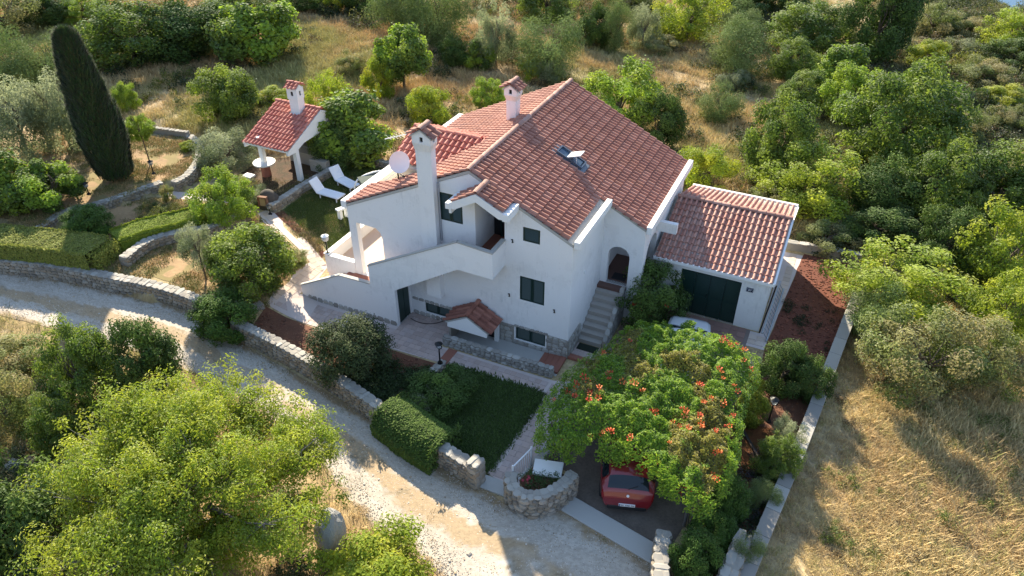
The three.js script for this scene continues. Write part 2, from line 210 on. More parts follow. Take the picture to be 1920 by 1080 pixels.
drape([[-4.05, 2.5], [-.1, 2.4], [-.36, 6.5], [-.5, 6.75], [-4.3, 5.9]], .012, MS.lawn, 'front_lawn', .05);
drape([[-17.6, -3.9], [-17.7, -8.4], [-17.7, -10.3], [-12.3, -10.3], [-12.1, -2.0], [-13.3, -2.05]], .012, MS.lawn, 'back_lawn', .06);
drape([[-17.75, -3.55], [-17.5, -3.95], [-13.25, -1.8], [-13.15, -1.35]], .02, MS.soil, 'flower_strip', .03);
drape([[-13.7, -.7], [-18.9, -3.4], [-18.6, -2.4], [-19.1, -.4], [-20.1, .5], [-20.7, 1.7], [-20.6, 3.3], [-18.2, 3.4], [-15.9, 3.2], [-13.6, 3.2], [-13.2, 1]], .012, MS.earth, 'middle_garden', .08);
drape([[-19.3, -3.6], [-24.6, -2.3], [-25.7, -.6], [-26.5, 2.6], [-26.8, 4.6], [-21.3, 3.9], [-21.0, 1.7], [-20.3, .4], [-19.3, -.5]], .012, MS.earth, 'left_garden', .08);
drape([[-25.6, -1.9], [-26.4, .0], [-27.2, 1.4], [-27, 2.8], [-34, 3.6], [-39, 2], [-38, -6.5], [-31.5, -7.2], [-28.2, -7.8], [-27, -7.2], [-25.5, -5.8], [-24.7, -4.3]], .012, MS.earth, 'upper_garden', .1);
drape([[-22.6, -6.0], [-20.5, -5.2], [-18.25, -3.9], [-17.95, -8.6], [-18.1, -10], [-22.6, -10]], .012, uvMat(std(.23, .18, .15, .95, { map: earthTex, bumpMap: grainBump, bumpScale: .02 }), .4), 'patio', .05);
drape([[-5, .0], [-5, 1.2], [.0, 1.2], [.0, .0]], .010, M.concrete, 'stairwell_floor', 0);
// stone walls: every stone its own piece over a mortar core
const stoneGeos = Array.from({ length: 7 }, () => { const g = new THREE.DodecahedronGeometry(1), p = g.attributes.position, key = new Map(); for (let i = 0; i < p.count; i++) { const k = [p.getX(i).toFixed(2), p.getY(i).toFixed(2), p.getZ(i).toFixed(2)].join(); if (!key.has(k)) key.set(k, [0, 1, 2].map((c) => { const v = [p.getX(i), p.getY(i), p.getZ(i)][c]; return Math.sign(v) * Math.pow(Math.abs(v), .6) * (.86 + .3 * rnd()); })); p.setXYZ(i, ...key.get(k)); } g.computeVertexNormals(); g.deleteAttribute('uv'); return g; });
const stoneMats = [[0.288, 0.252, 0.200], [0.240, 0.208, 0.160], [0.328, 0.296, 0.248], [0.200, 0.176, 0.144], [0.272, 0.220, 0.160]].map((c) => std(...c, .92));
const capMats = [[0.336, 0.316, 0.276], [0.288, 0.268, 0.232], [0.368, 0.348, 0.308], [0.256, 0.236, 0.208]].map((c) => std(...c, .92));
const plinthMats = [[0.360, 0.347, 0.315], [0.297, 0.284, 0.257], [0.405, 0.392, 0.360], [0.261, 0.243, 0.216]].map((c) => std(...c, .92));
function stoneWall(t, pts, H, o = {}) { // pts [x,z] along the wall; face on the left-hand side of travel (and the other with both)
  const { thick = .38, size = .27, both = false, mats = stoneMats, caps = capMats, y0 = null, cap = true, capSize = .27, ends = true, capTilt = .02, splitCap = true } = o;
  const P = pts.map(([x, z]) => V(x, 0, z)), curve = new THREE.CatmullRomCurve3(P, false, 'centripetal'), Ltot = curve.getLength(), seg = Math.max(2, Math.ceil(Ltot / .5)), hgt = typeof H === 'function' ? H : () => H;
  const frame = (s) => { const u = clamp(s / Ltot, 0, 1), p = curve.getPointAt(u), d = curve.getTangentAt(u).setY(0).normalize(); return { p, d, n: V(-d.z, 0, d.x), base: y0 ?? o.base?.(p.x, p.z) ?? 0 }; };
  const pos = [], idx = []; for (let i = 0; i <= seg; i++) { const f = frame(i / seg * Ltot), h = hgt(i / seg), w = thick / 2 - .05; for (const [sd, y] of [[1, -.05], [1, h - .012], [-1, h - .012], [-1, -.05]]) { const q = f.p.clone().addScaledVector(f.n, sd * w); pos.push(q.x, f.base + y, q.z); } }
  for (let i = 0; i < seg; i++) for (let k = 0; k < 4; k++) { const a = i * 4 + k, b = i * 4 + (k + 1) % 4; idx.push(a, a + 4, b, b, a + 4, b + 4); } idx.push(0, 1, 2, 0, 2, 3); const e = seg * 4; idx.push(e, e + 2, e + 1, e, e + 3, e + 2);
  const g = new THREE.BufferGeometry(); g.setAttribute('position', new THREE.Float32BufferAttribute(pos, 3)); g.setIndex(idx); mesh('mortar_core', g.toNonIndexed(), M.mortar, t).geometry.computeVertexNormals();
  const rest = []; let count = 0;
  const put = (q, d, n, sx, sy, sz, ms, up = 0) => { const m4 = new THREE.Matrix4().makeBasis(d, V(0, 1, 0), n).setPosition(q), r = new THREE.Matrix4().makeRotationFromEuler(new THREE.Euler((rnd() - .5) * .1, (rnd() - .5) * .1, (rnd() - .5) * .3)); m4.multiply(r).scale(V(sx, sy, sz));
    const gi = Math.floor(rnd() * 7), mi = Math.floor(rnd() * ms.length); if (count++ < 300) { const m = mesh('stone', stoneGeos[gi], ms[mi], t); m.applyMatrix4(m4); } else rest.push([gi, mi, m4, ms]); };
  if (o.coping) for (let s = 0; s < Ltot - .1; s += 1.1) { const e = Math.min(s + 1.1, Ltot), a = frame(s), b = frame(e), L2 = a.p.distanceTo(b.p), g2 = rbox(-L2 / 2 + .006, L2 / 2 - .006, 0, .06, -thick / 2 - .02, thick / 2 + .02, .012), m = mesh('coping_slab', g2, capMats[Math.floor(rnd() * 4)], t); m.position.copy(a.p).lerp(b.p, .5).setY(a.base + hgt(0) - .01); m.rotation.y = -Math.atan2(b.p.z - a.p.z, b.p.x - a.p.x); }
  const capH = cap ? .07 : 0;
  if (cap) for (let s = 0; s < Ltot - .05;) { const w = capSize * rr(.65, 1.35), f = frame(s + w / 2), h = hgt((s + w / 2) / Ltot); if (splitCap && thick > .32 && rnd() < .9) { const k = rr(.35, .65); for (const [c, ww] of [[-.5 + k / 2, k], [.5 - (1 - k) / 2, 1 - k]]) put(f.p.clone().addScaledVector(f.n, c * thick).setY(f.base + h - .03 + rnd() * capTilt), f.d, f.n, w * .5, .026, ww * thick * .53, caps); } else put(f.p.clone().setY(f.base + h - .03 + rnd() * capTilt), f.d, f.n, w * .5, .034, thick * .54, caps); s += w; }
  for (const sd of both ? [1, -1] : [1]) { let y = 0, row = 0; const hmax = Math.max(hgt(0), hgt(.5), hgt(1)); while (y < hmax - capH - .03) { const rh = Math.min(size * rr(.5, .8), hmax - capH - y + .02); for (let s = rnd() * .1; s < Ltot - .06;) { const w = Math.min(size * rr(.6, 1.4), Ltot - s), f = frame(s + w / 2), h = hgt((s + w / 2) / Ltot); if (y + rh * .6 < h - capH) put(f.p.clone().addScaledVector(f.n, sd * (thick / 2 - .07)).setY(f.base + y + rh / 2), f.d, f.n, w * .5, rh * rr(.46, .56), .095 + rnd() * .02, mats); s += w; } y += rh; row++; } }
  if (ends) for (const [s, k] of [[.03, -1], [Ltot - .03, 1]]) { const f = frame(s), h = hgt(s / Ltot); let y = 0; while (y < h - capH - .04) { const rh = Math.min(size * rr(.55, .85), h - capH - y); for (const c of [-.26, .26]) put(f.p.clone().addScaledVector(f.n, c * thick).addScaledVector(f.d, k * -.03).setY(f.base + y + rh / 2), f.n, f.d, thick * .27, rh * .49, .09, mats); y += rh; } }
  if (rest.length) { const list = rest.map(([gi, mi, m4, ms]) => { const gg = stoneGeos[gi].clone().applyMatrix4(m4); return [gg, ms[mi]]; }), byMat = new Map(); for (const [gg, m] of list) byMat.set(m, [...(byMat.get(m) || []), gg]); for (const [m, l] of byMat) stuff(mesh('stones', mergeGeometries(l), m, t)); }
  return t;
}
{
  const W = (label, pts, H, o, name = 'stone_wall') => stoneWall(thing(name, label, 'stone wall'), pts, H, o);
  W('long pale stone wall between the gravel road and the front soil bed', [[-13.05, 4.55], [-10, 4.95], [-7.5, 5.45], [-4.7, 6.2], [-2.4, 6.75]], .88, { thick: .45 });
  W('short stone wall with a tall end pier left of the white gate', [[-2.35, 6.77], [-1.2, 7.0], [-.62, 7.12]], .85, { thick: .46 });
  W('squat stone gate pier standing at the left of the entrance path', [[-.62, 7.13], [-.2, 7.22]], 1.12, { thick: .52, size: .36 }, 'stone_pier');
  W('curving retaining wall below the long hedge, along the road on the left', [[-44, 8.5], [-34, 7.3], [-26.9, 5.62], [-24.2, 4.85], [-20.6, 4.3], [-18.2, 3.95], [-16.1, 3.9], [-14.9, 4.1]], .78, { thick: .5, size: .28 });
  W('rounded stone planter wall beside the white metal gate', [[.78, 6.95], [.98, 7.38], [1.45, 7.6], [2.0, 7.38], [2.45, 6.75], [2.62, 6.1]], (u) => .95, { thick: .42, size: .27 }, 'planter_wall');
  W('dark loose stone edging along the right side of the entrance path', [[1.3, 3.3], [1.25, 4.6], [1.15, 5.6], [1.12, 6.2]], .3, { thick: .34, size: .24, both: true, mats: plinthMats, caps: plinthMats }, 'stone_edging');
  W('long straight boundary wall with pale top on the right of the plot', [[8.25, 8.2], [8.75, 4.3], [9.2, .9], [9.75, -4.2], [10.35, -9.6]].reverse(), .55, { thick: .42, cap: false, coping: true });
  W('low boundary wall behind the red soil bed next to the garage', [[10.2, -12.6], [8, -12.5], [6.5, -12.3], [4, -12.2]], .45, { thick: .36, capSize: .7 });
  W('thick stone stub wall with flat top at the front end of the boundary', [[8.05, 6.3], [7.95, 7.2], [7.75, 8.6]].reverse(), .8, { thick: .5, both: true, capSize: .7 });
  W('stone gate pier wall right of the driveway entrance', [[5.85, 6.95], [6.0, 7.8], [6.35, 9.0]], .85, { thick: .46, both: true });
  W('low stone wall in front of the basement stairwell', [[-4.95, 1.3], [-2.5, 1.3], [-.1, 1.26]], .48, { thick: .24, size: .24, mats: plinthMats, caps: plinthMats });
  W('tiny stone wall holding up the dark lamp beside the front lawn', [[-4.3, 2.6], [-4.42, 3.6]].reverse(), .32, { thick: .34, size: .24, both: true });
  W('curved garden wall between the lower hedge and the middle garden', [[-20.75, 3.3], [-20.9, 1.6], [-20.1, .35], [-19.15, -.6], [-18.55, -2.6]], .5, { base: () => .6, thick: .5, both: true });
  W('curved wall on the left retaining the ground under the cypress', [[-26.7, 3.1], [-27.0, 1.4], [-26.2, .1], [-25.6, -1.5], [-25.05, -3.1]], .5, { base: () => .58, thick: .45, both: false });
  W('curved light wall retaining the upper garden near the grey shrub', [[-24.25, -3.2], [-24.25, -4.1], [-25.15, -5.9], [-26.75, -7.6], [-28, -8.2]].reverse().reverse(), .6, { base: () => .58, thick: .45 });
  W('low dark wall along the back of the upper garden', [[-28.1, -8.2], [-31.5, -7.75], [-36, -7.4]], .4, { base: () => 1.0, thick: .3, size: .26, mats: plinthMats });
  W('straight stone wall between the patio and the back lawn', [[-18.0, -3.6], [-17.95, -6], [-17.75, -8.6], [-17.85, -10.4]], .42, { base: () => .6, thick: .42, both: true });
  W('pale low wall across the far end of the back lawn', [[-17.8, -10.45], [-15.5, -10.55], [-12, -10.7]].reverse(), .38, { base: () => .6, thick: .34, both: true });
  W('rough stone stub between the dark round bush and the bright paving', [[-13.15, 2.8], [-13.3, 3.3], [-13.2, 4.3]], .4, { thick: .4, both: true, base: (x, z) => .2 });
}

// ------------------------------------------------------------------ roof tiles
function makeTile(w = .25, len = .41, rise = .08) { // u along the ridge, v down the slope, h up; back edge at v=0
  const prof = [[0, .012], [.03, -.012], [.085, -.014], [.10, .006], ...[1, 2, 3, 4, 5, 6].map((k) => [.172 - .072 * Math.cos(k * Math.PI / 7), rise * Math.sin(k * Math.PI / 7)]), [.244, .006]].map(([u, h]) => [u / .25 * w - w / 2, h]), pos = [];
  const at = (k, v, dh = 0) => [prof[k][0] * (v > .5 ? 1.02 : .96), prof[k][1] + (v > .5 ? .05 : -.012) + dh, v > .5 ? len : 0];
  const quad = (a, b, c, d) => pos.push(...a, ...b, ...c, ...a, ...c, ...d);
  for (let k = 0; k < prof.length - 1; k++) { quad(at(k, 0), at(k, 1), at(k + 1, 1), at(k + 1, 0)); quad(at(k, 1), at(k, 1, -.05), at(k + 1, 1, -.05), at(k + 1, 1)); }
  const g = new THREE.BufferGeometry(); g.setAttribute('position', new THREE.Float32BufferAttribute(pos, 3)); g.computeVertexNormals(); return g;
}
function ridgeTile(len = .42, r = .11) { const n = 7, pos = []; const at = (k, e, rr_) => { const t = Math.PI * (k / n); return [Math.cos(t) * rr_ * (e ? 1.1 : .95), Math.sin(t) * rr_ * .8 * (e ? 1.1 : .95), e ? len / 2 : -len / 2]; }; for (let k = 0; k < n; k++) { const a = at(k, 0, r), b = at(k + 1, 0, r), c = at(k + 1, 1, r), d = at(k, 1, r), e = at(k, 1, r - .025), f = at(k + 1, 1, r - .025); pos.push(...a, ...d, ...c, ...a, ...c, ...b, ...d, ...e, ...f, ...d, ...f, ...c); } const g = new THREE.BufferGeometry(); g.setAttribute('position', new THREE.Float32BufferAttribute(pos, 3)); g.computeVertexNormals(); return g; }
const TILE = makeTile(), RIDGE = ridgeTile(), clay = (l) => l.map((c) => std(...c, .82, { side: THREE.DoubleSide }));
const clayHouse = clay([[.41, .185, .13], [.38, .168, .118], [.44, .21, .15], [.35, .155, .11], [.40, .178, .118], [.32, .15, .112]]);
const clayGarage = clay([[.41, .215, .165], [.38, .19, .145], [.44, .245, .19], [.39, .185, .14], [.34, .175, .135]]);
const clayRed = clay([[.50, .17, .12], [.46, .15, .105], [.53, .20, .145], [.42, .13, .10]]);
const clayBrown = clay([[.27, .105, .07], [.22, .085, .058], [.31, .13, .09]]);
const clayRidge = clay([[.36, .20, .155], [.30, .155, .12], [.42, .25, .2]]);
// origin at the ridge, along = unit vector on the ridge, down = unit vector down the slope
function tileField(origin, along, down, L, S, mats, mask = () => true, pitch = .25, course = .36, tile = TILE) {
  const up = down.clone().cross(along).normalize(); if (up.y < 0) up.negate();
  const al = along.clone(); if (new THREE.Matrix4().makeBasis(al, up, down).determinant() < 0) al.negate();
  const list = [], nx = Math.round(L / pitch), ny = Math.round(S / course), px = L / nx, py = S / ny;
  for (let j = 0; j < ny; j++) for (let i = 0; i < nx; i++) { const a = (i + .5) * px, b = j * py, p = origin.clone().addScaledVector(along, a).addScaledVector(down, b); if (!mask(p.x, p.z, a, b)) continue; p.addScaledVector(up, (rnd() - .5) * .008); p.addScaledVector(down, (rnd() - .5) * .012);
    const patch = fbm(a * .8 + origin.x, b * .8, 77), mi = Math.floor(clamp(patch * .8 + rnd() * .4 - .1, 0, .999) * mats.length);
    const m4 = new THREE.Matrix4().makeBasis(al, up, down).setPosition(p).multiply(new THREE.Matrix4().makeRotationY((rnd() - .5) * .02)).scale(V(px / .25 * (tile === TILE ? 1 : 1), 1, py / .36)); list.push({ m4, mat: mats[mi], d: p.distanceTo(EYE), tile }); }
  return list;
}
function layTiles(parent, list, most) { list.sort((a, b) => a.d - b.d); const rest = new Map(); list.forEach((t, i) => { if (i < most) mesh('roof_tile', t.tile, t.mat, parent).applyMatrix4(t.m4); else rest.set(t.mat, [...(rest.get(t.mat) || []), t]); });
  for (const [mat, l] of rest) { const im = new THREE.InstancedMesh(l[0].tile, mat, l.length); im.name = 'roof_tiles'; l.forEach((t, i) => im.setMatrixAt(i, t.m4)); im.castShadow = im.receiveShadow = true; stuff(im); parent.add(im); } }
function ridgeRow(parent, a, b, mats = clayRidge, r = 1) { const d = b.clone().sub(a), L = d.length(), n = Math.max(1, Math.round(L / .37)); d.normalize(); const side = V(0, 1, 0).cross(d).normalize(), up = d.clone().cross(side); for (let i = 0; i < n; i++) { const m = mesh('ridge_tile', RIDGE, mats[Math.floor(rnd() * mats.length)], parent); m.applyMatrix4(new THREE.Matrix4().makeBasis(side, up, d).setPosition(a.clone().addScaledVector(d, (i + .5) * L / n).addScaledVector(up, (rnd() - .5) * .012)).multiply(new THREE.Matrix4().makeRotationX(-.05)).scale(V(r, r, L / n / .37))); } }
const slab = (pts, t, dir = V(0, -1, 0)) => { const n = pts.length, pos = []; const b = pts.map((p) => p.clone().addScaledVector(dir, t)), tri = (x, y, z) => pos.push(...x.toArray(), ...y.toArray(), ...z.toArray()); for (let i = 1; i < n - 1; i++) { tri(pts[0], pts[i], pts[i + 1]); tri(b[0], b[i + 1], b[i]); } for (let i = 0; i < n; i++) { const j = (i + 1) % n; tri(pts[i], b[i], b[j]); tri(pts[i], b[j], pts[j]); } const g = new THREE.BufferGeometry(); g.setAttribute('position', new THREE.Float32BufferAttribute(pos, 3)); g.computeVertexNormals(); return metreUV(g); };

// ------------------------------------------------------------------ the house
const yR = (x) => 7.6 - .496 * (x + 4.2), yL = (x) => 7.6 + .47 * (x + 4.2), XR = -4.2, ZB = -10.2;
function shutterWindow(parent, x0, x1, y0, y1, z, leaves = 2, face = 'z', trim = true) {
  const w = x1 - x0, lw = w / leaves, g = [];
  const win = new THREE.Group(); win.name = 'window'; parent.add(win); win.position.set(x0, y0, z);
  for (let k = 0; k < leaves; k++) { const a = k * lw + .008, b = (k + 1) * lw - .008, h = y1 - y0, f = .055, parts = [box(a, a + f, 0, h, -.03, .02), box(b - f, b, 0, h, -.03, .02), box(a + f, b - f, 0, f, -.03, .02), box(a + f, b - f, h - f, h, -.03, .02)], n = Math.max(4, Math.round((h - 2 * f) / .06)); for (let i = 0; i < n; i++) { const s = new THREE.BoxGeometry(lw - 2 * f - .02, .05, .008); s.rotateX(-.6); s.translate((a + b) / 2, f + (i + .5) * (h - 2 * f) / n, -.006); parts.push(s); } parts.push(box(a + .02, b - .02, .02, h - .02, -.06, -.045)); mesh('shutter', merge(parts), M.shutter, win); }
  if (trim) { const t = .1, h = y1 - y0; mesh('frame', merge([box(-t, 0, -t, h + t, -.02, .018), box(w, w + t, -t, h + t, -.02, .018), box(0, w, h, h + t, -.02, .018), box(0, w, -t, 0, -.02, .03)]), M.whiteClean, win); }
  return win;
}
{
  const H = thing('house', 'large white two storey house with brown tiled roof in the middle of the plot', 'house', [0, 0, 0]);
  // ---- walls
  const front = wallShape([[-10.05, 1.25], [-10.05, yL(-10.05) - .22], [XR, 7.36], [0, yR(0) - .22], [0, 0], [-8.3, 0], [-8.3, 1.25]],
    [rect(-2.0, -1.31, 5.08, 5.68), rect(-2.11, -1.07, 2.33, 3.45), rect(-5.55, -4.54, 5.14, 6.34), rect(-4.0, -2.76, 4.0, 6.42), rect(-6.58, -5.35, .27, .76), rect(-2.29, -.97, .25, .89),
      [[-9.68, 1.3], [-8.42, 1.3], [-8.42, 3.45], [-8.5, 3.75], [-8.7, 3.92], [-9.68, 3.95]]], .25); front.translate(0, 0, -.25); wmesh('wall', front, H);
  const sideP = []; wmesh('wall', merge([box(-.25, 0, 0, yR(-.1) - .24, -3.6, -.25)]), H);
  const s2 = wallShape([[-10.2, 0], [-3.6, 0], [-3.6, yR(-.1) - .25], [-10.2, yR(-.1) - .25]], [rect(-4.85, -3.98, 1.6, 3.6)], .25); s2.rotateY(-Math.PI / 2); s2.translate(-.001, 0, 0); wmesh('wall', s2, H);
  const arch = wallShape([[0.001, 0], [1.75, 0], [1.75, yR(1.75) - .2], [.001, yR(0) - .2]], [archHole(.27, 1.2, 1.58, 3.0)], .25); arch.translate(0, 0, -3.85); wmesh('arch_wall', arch, H);
  const arch2 = wallShape([[-10.2, 0], [-3.85, 0], [-3.85, yR(1.7) - .2], [-10.2, yR(1.7) - .2]], [archHole(-5.75, -4.1, 1.58, 2.75)], .25); arch2.rotateY(-Math.PI / 2); arch2.translate(1.75, 0, 0); wmesh('arch_wall', arch2, H);
  wmesh('wall', box(0, 1.5, 0, 4.6, -6.2, -5.95), H);
  const back = wallShape([[-10.05, 0], [1.75, 0], [1.75, yR(1.75) - .2], [XR, 7.36], [-10.05, yL(-10.05) - .22]], [], .2); back.translate(0, 0, ZB); wmesh('wall', back, H);
  wmesh('wall', box(-8.3, -8.05, 0, yL(-8.2) - .25, ZB + .2, -.25), H);
  wmesh('beam', box(-10.05, -9.8, 3.95, 4.66, ZB + .2, -.25), H);
  for (const z of [-3.6, -7]) wmesh('pillar', box(-10.05, -9.75, 1.3, 3.95, z - .15, z + .15), H);
  mesh('floor', box(-8.05, -.25, 3.75, 3.95, ZB + .2, -1.65), M.concrete, H);
  // ---- balcony recess and balcony
  mesh('recess_wall', merge([box(-4.2, -4.0, 3.9, 6.6, -1.6, -.25), box(-2.76, -2.6, 3.9, 6.3, -1.6, -.25)]), M.whiteClean, H);
  mesh('recess_wall', box(-4.2, -2.6, 3.9, 6.3, -1.8, -1.6), M.dark, H);
  { const d = new THREE.Group(); d.name = 'balcony_door'; H.add(d); mesh('panel', merge([box(-3.6, -2.78, 3.98, 6.1, -1.6, -1.54), box(-3.5, -3.14, 4.1, 4.9, -1.54, -1.52), box(-3.06, -2.8, 4.1, 4.9, -1.54, -1.52)]), M.doorDark, d); mesh('frame', merge([box(-3.68, -3.6, 3.98, 6.2, -1.6, -1.5), box(-2.84, -2.77, 3.98, 6.2, -1.59, -1.5)]), M.shutter, d); mesh('handle', box(-2.92, -2.89, 4.95, 5.1, -1.54, -1.47), M.metalWhite, d); }
  mesh('balcony_floor', merge([box(-4.25, -2.86, 3.8, 3.99, .005, .975), box(-4.0, -2.76, 3.8, 3.99, -1.6, 0)]), M.terracotta, H);
  const par = wallShape([[-7.3, 1.88], [-4.25, 3.80], [-2.74, 3.77], [-2.74, 4.90], [-4.22, 5.02], [-8.5, 2.74], [-8.5, 1.84], [-10.1, 1.80], [-12.35, .62], [-12.35, 0], [-7.3, 0]], [], .13); par.translate(0, 0, .98); wmesh('stair_parapet', par, H);
  wmesh('balcony_parapet', box(-2.87, -2.741, 3.771, 4.90, .002, .979), H);
  { const cap = (x0, y0, x1, y1, z0 = .955, z1 = 1.135) => { const g = new THREE.BoxGeometry(Math.hypot(x1 - x0, y1 - y0), .045, z1 - z0); g.rotateZ(Math.atan2(y1 - y0, x1 - x0)); g.translate((x0 + x1) / 2, (y0 + y1) / 2 + .022, (z0 + z1) / 2); return g; }; mesh('parapet_coping', merge([cap(-8.52, 2.74, -4.23, 5.02), cap(-4.2, 5.025, -2.72, 4.905), cap(-10.08, 1.81, -8.53, 1.845), cap(-12.38, .63, -10.1, 1.815), box(-2.9, -2.71, 4.902, 4.947, .0, .95)]), M.concrete, H); }
  { const e = wallShape([[-.98, 0], [0, 0], [0, 2.2], [-.98, 2.2]], [rect(-.94, -.08, 0, 1.95)], .12); e.rotateY(Math.PI / 2); e.translate(-7.42, 0, 0); wmesh('wall', e, H); }
  { const d = new THREE.Group(); d.name = 'understair_door'; H.add(d); mesh('panel', merge([box(-7.36, -7.33, .02, 1.94, .09, .93), ...[.12, .54].map((z) => box(-7.33, -7.315, .1, 1.85, z, z + .36))]), M.shutter, d); }
  const stair = []; for (let i = 0; i < 15; i++) stair.push(box(-8.45 + i * .28, -8.45 + (i + 1) * .28 + .02, 1.27 + i * .176, 1.3 + (i + 1) * .177, .02, .975)); 
  stair.forEach((g) => mesh('step', g, M.terracotta, H));
  mesh('stair_slab', slab([V(-8.5, 1.28, .01), V(-8.5, 1.28, .978), V(-4.2, 3.93, .978), V(-4.2, 3.93, .01)], .1), M.whiteClean, H);
  for (let i = 0; i < 7; i++) mesh('step', box(-12.3 + i * .31, -12.3 + (i + 1) * .31 + .01, .1, .32 + i * .155, .02, .975), M.terracotta, H);
  mesh('stair_landing', box(-10.12, -8.46, .4, 1.29, .02, .975), M.terracotta, H);
  // ---- left terrace
  wmesh('terrace_base', merge([box(-11.62, -8.31, 0, 1.24, -6.6, -.01)]), H);
  mesh('terrace_floor', box(-11.5, -8.06, 1.25, 1.31, -10, -.26), std(.52, .40, .32, .8), H);
  wmesh('terrace_parapet', merge([box(-11.66, -11.46, .9, 1.86, -6.6, .02), box(-11.455, -10.06, .9, 1.80, -.18, .02), box(-11.455, -10.06, .9, 1.86, -6.6, -6.4)]), H);
  mesh('parapet_coping', merge([rbox(-11.70, -11.42, 1.862, 1.91, -6.62, .05, .015), rbox(-11.41, -10.06, 1.802, 1.85, -.21, .05, .015)]), M.whiteClean, H);
  mesh('chair_back', merge([box(-8.75, -8.35, 1.7, 2.15, -1.8, -1.74), box(-8.8, -8.3, 1.31, 1.75, -1.74, -1.3)]), std(.35, .16, .09, .8), H);
  // ---- porch at the arch, stairs up to it
  mesh('porch_floor', box(0, 1.2, 1.42, 1.58, -5.94, -3.28), std(.13, .07, .055, .8), H);
  { const ck = wallShape([[-3.5, 0], [-1.25, 0], [-1.25, .32], [-3.3, 1.66], [-3.5, 1.66]], [], .16); ck.rotateY(-Math.PI / 2); ck.translate(1.2, 0, 0); const cm = mesh('cheek_wall', ck, M.mortar, H); for (let z = -1.35; z > -3.45; z -= .27) { const top = .32 + (-1.25 - z) / 2.05 * 1.34; for (let y = .1; y < top; y += .2) { const m = mesh('stone', stoneGeos[Math.floor(rnd() * 7)], plinthMats[Math.floor(rnd() * 4)], cm); m.position.set(1.2, y, z); m.rotation.y = Math.PI / 2; m.scale.set(.13, .095, .04); } const c = mesh('stone', stoneGeos[Math.floor(rnd() * 7)], plinthMats[Math.floor(rnd() * 4)], cm); c.position.set(1.12, Math.min(top, 1.66), z); c.rotation.x = .58; c.scale.set(.1, .04, .15); } }
  mesh('porch_base', box(.002, 1.2, 0, 1.41, -5.9, -3.3), M.concrete, H);
  for (let i = 0; i < 8; i++) mesh('step', rbox(.004, 1.02, i * .18 - .02, (i + 1) * .18 - (i ? 0 : 0), -1.2 - .265 * (i + 1) - (i === 7 ? 0 : .02), -1.2 - .265 * i, .012), M.step, H);
  for (let i = 1; i < 8; i++) mesh('stair_core', box(.006, 1.0, 0, i * .18 - .03, -3.31, -1.24 - .265 * i), M.concrete, H);
  { const d = new THREE.Group(); d.name = 'front_door'; H.add(d); mesh('panel', box(-.16, -.1, 1.6, 3.58, -4.83, -4.0), M.doorDark, d); mesh('handle', box(-.1, -.05, 2.6, 2.64, -4.12, -4.0), M.metalWhite, d); }
  wmesh('link_beam', box(1.76, 2.6, 3.55, 4.0, -5.6, -5.38), H); wmesh('wall', box(1.76, 1.99, 0, 2.3, -7.2, -7.0), H);
  // ---- windows
  shutterWindow(H, -2.0, -1.31, 5.08, 5.68, -.02, 1); shutterWindow(H, -2.11, -1.07, 2.33, 3.45, -.02, 2); shutterWindow(H, -5.55, -4.54, 5.14, 6.34, -.02, 2); shutterWindow(H, -6.58, -5.35, .27, .76, -.06, 2, 'z', false); shutterWindow(H, -2.29, -.97, .25, .89, -.06, 2, 'z', false);
  for (const [x, y] of [[-2.42, 4.98], [-2.56, 2.42], [-.62, 2.24]]) mesh('shutter_hook', merge([box(x - .012, x + .012, y - .07, y + .05, .0, .05), box(x - .05, x + .012, y + .03, y + .06, .03, .06), box(x - .03, x + .03, y - .09, y - .06, .0, .05)]), M.metalDark, H);
  mesh('doorbell', box(.0, .03, 3.25, 3.4, -1.5, -1.42), M.whiteClean, H);
  // ---- basement stone plinth: each stone a piece
  const plinth = mesh('plinth', merge([box(-3.0, -2.36, 0, .93, .004, .03), box(-2.36, -.9, 0, .2, .004, .03), box(-.9, .03, 0, .93, .004, .03), box(0.004, .03, 0, .93, -1.2, .004)]), M.mortar, H);
  const put = (x, y, z, w, h, turn) => { const m = mesh('stone', stoneGeos[Math.floor(rnd() * 7)], plinthMats[Math.floor(rnd() * 4)], plinth); m.position.set(x, y, z); m.rotation.y = turn; m.scale.set(w * .49, h * .48, .035); };
  for (let y = 0; y < .9;) { const h = y > .75 ? .93 - y : rr(.15, .22); for (let x = -3.0; x < 0;) { const w = Math.min(rr(.16, .34), -x + .02), c = x + w / 2; if (!(c > -2.4 && c < -.86 && y + h / 2 > .2 && y + h / 2 < .93)) put(c, y + h / 2, .035, w, h, 0); x += w; } for (let z = 0; z > -1.2;) { const w = rr(.16, .34); put(.035, y + h / 2, z - w / 2, w, h, Math.PI / 2); z -= w; } y += h; }
  for (let x = -2.36; x < -.9;) { const w = rr(.17, .26); put(x + w / 2, .96, .035, w, .13, 0); x += w; }
  for (let x = -7.2; x < -4.9;) { const w = rr(.18, .34); for (const [y, h] of [[.12, .22], [.85, .16]]) if (!(y > .5 && y < .8)) put(x + w / 2, y, .01, w, h, 0); x += w; }
  for (let x = -7.35; x > -11.9;) { const w = rr(.2, .36); const hh = .30; put(x - w / 2, .1, 1.115, w, hh, 0); x -= w; }
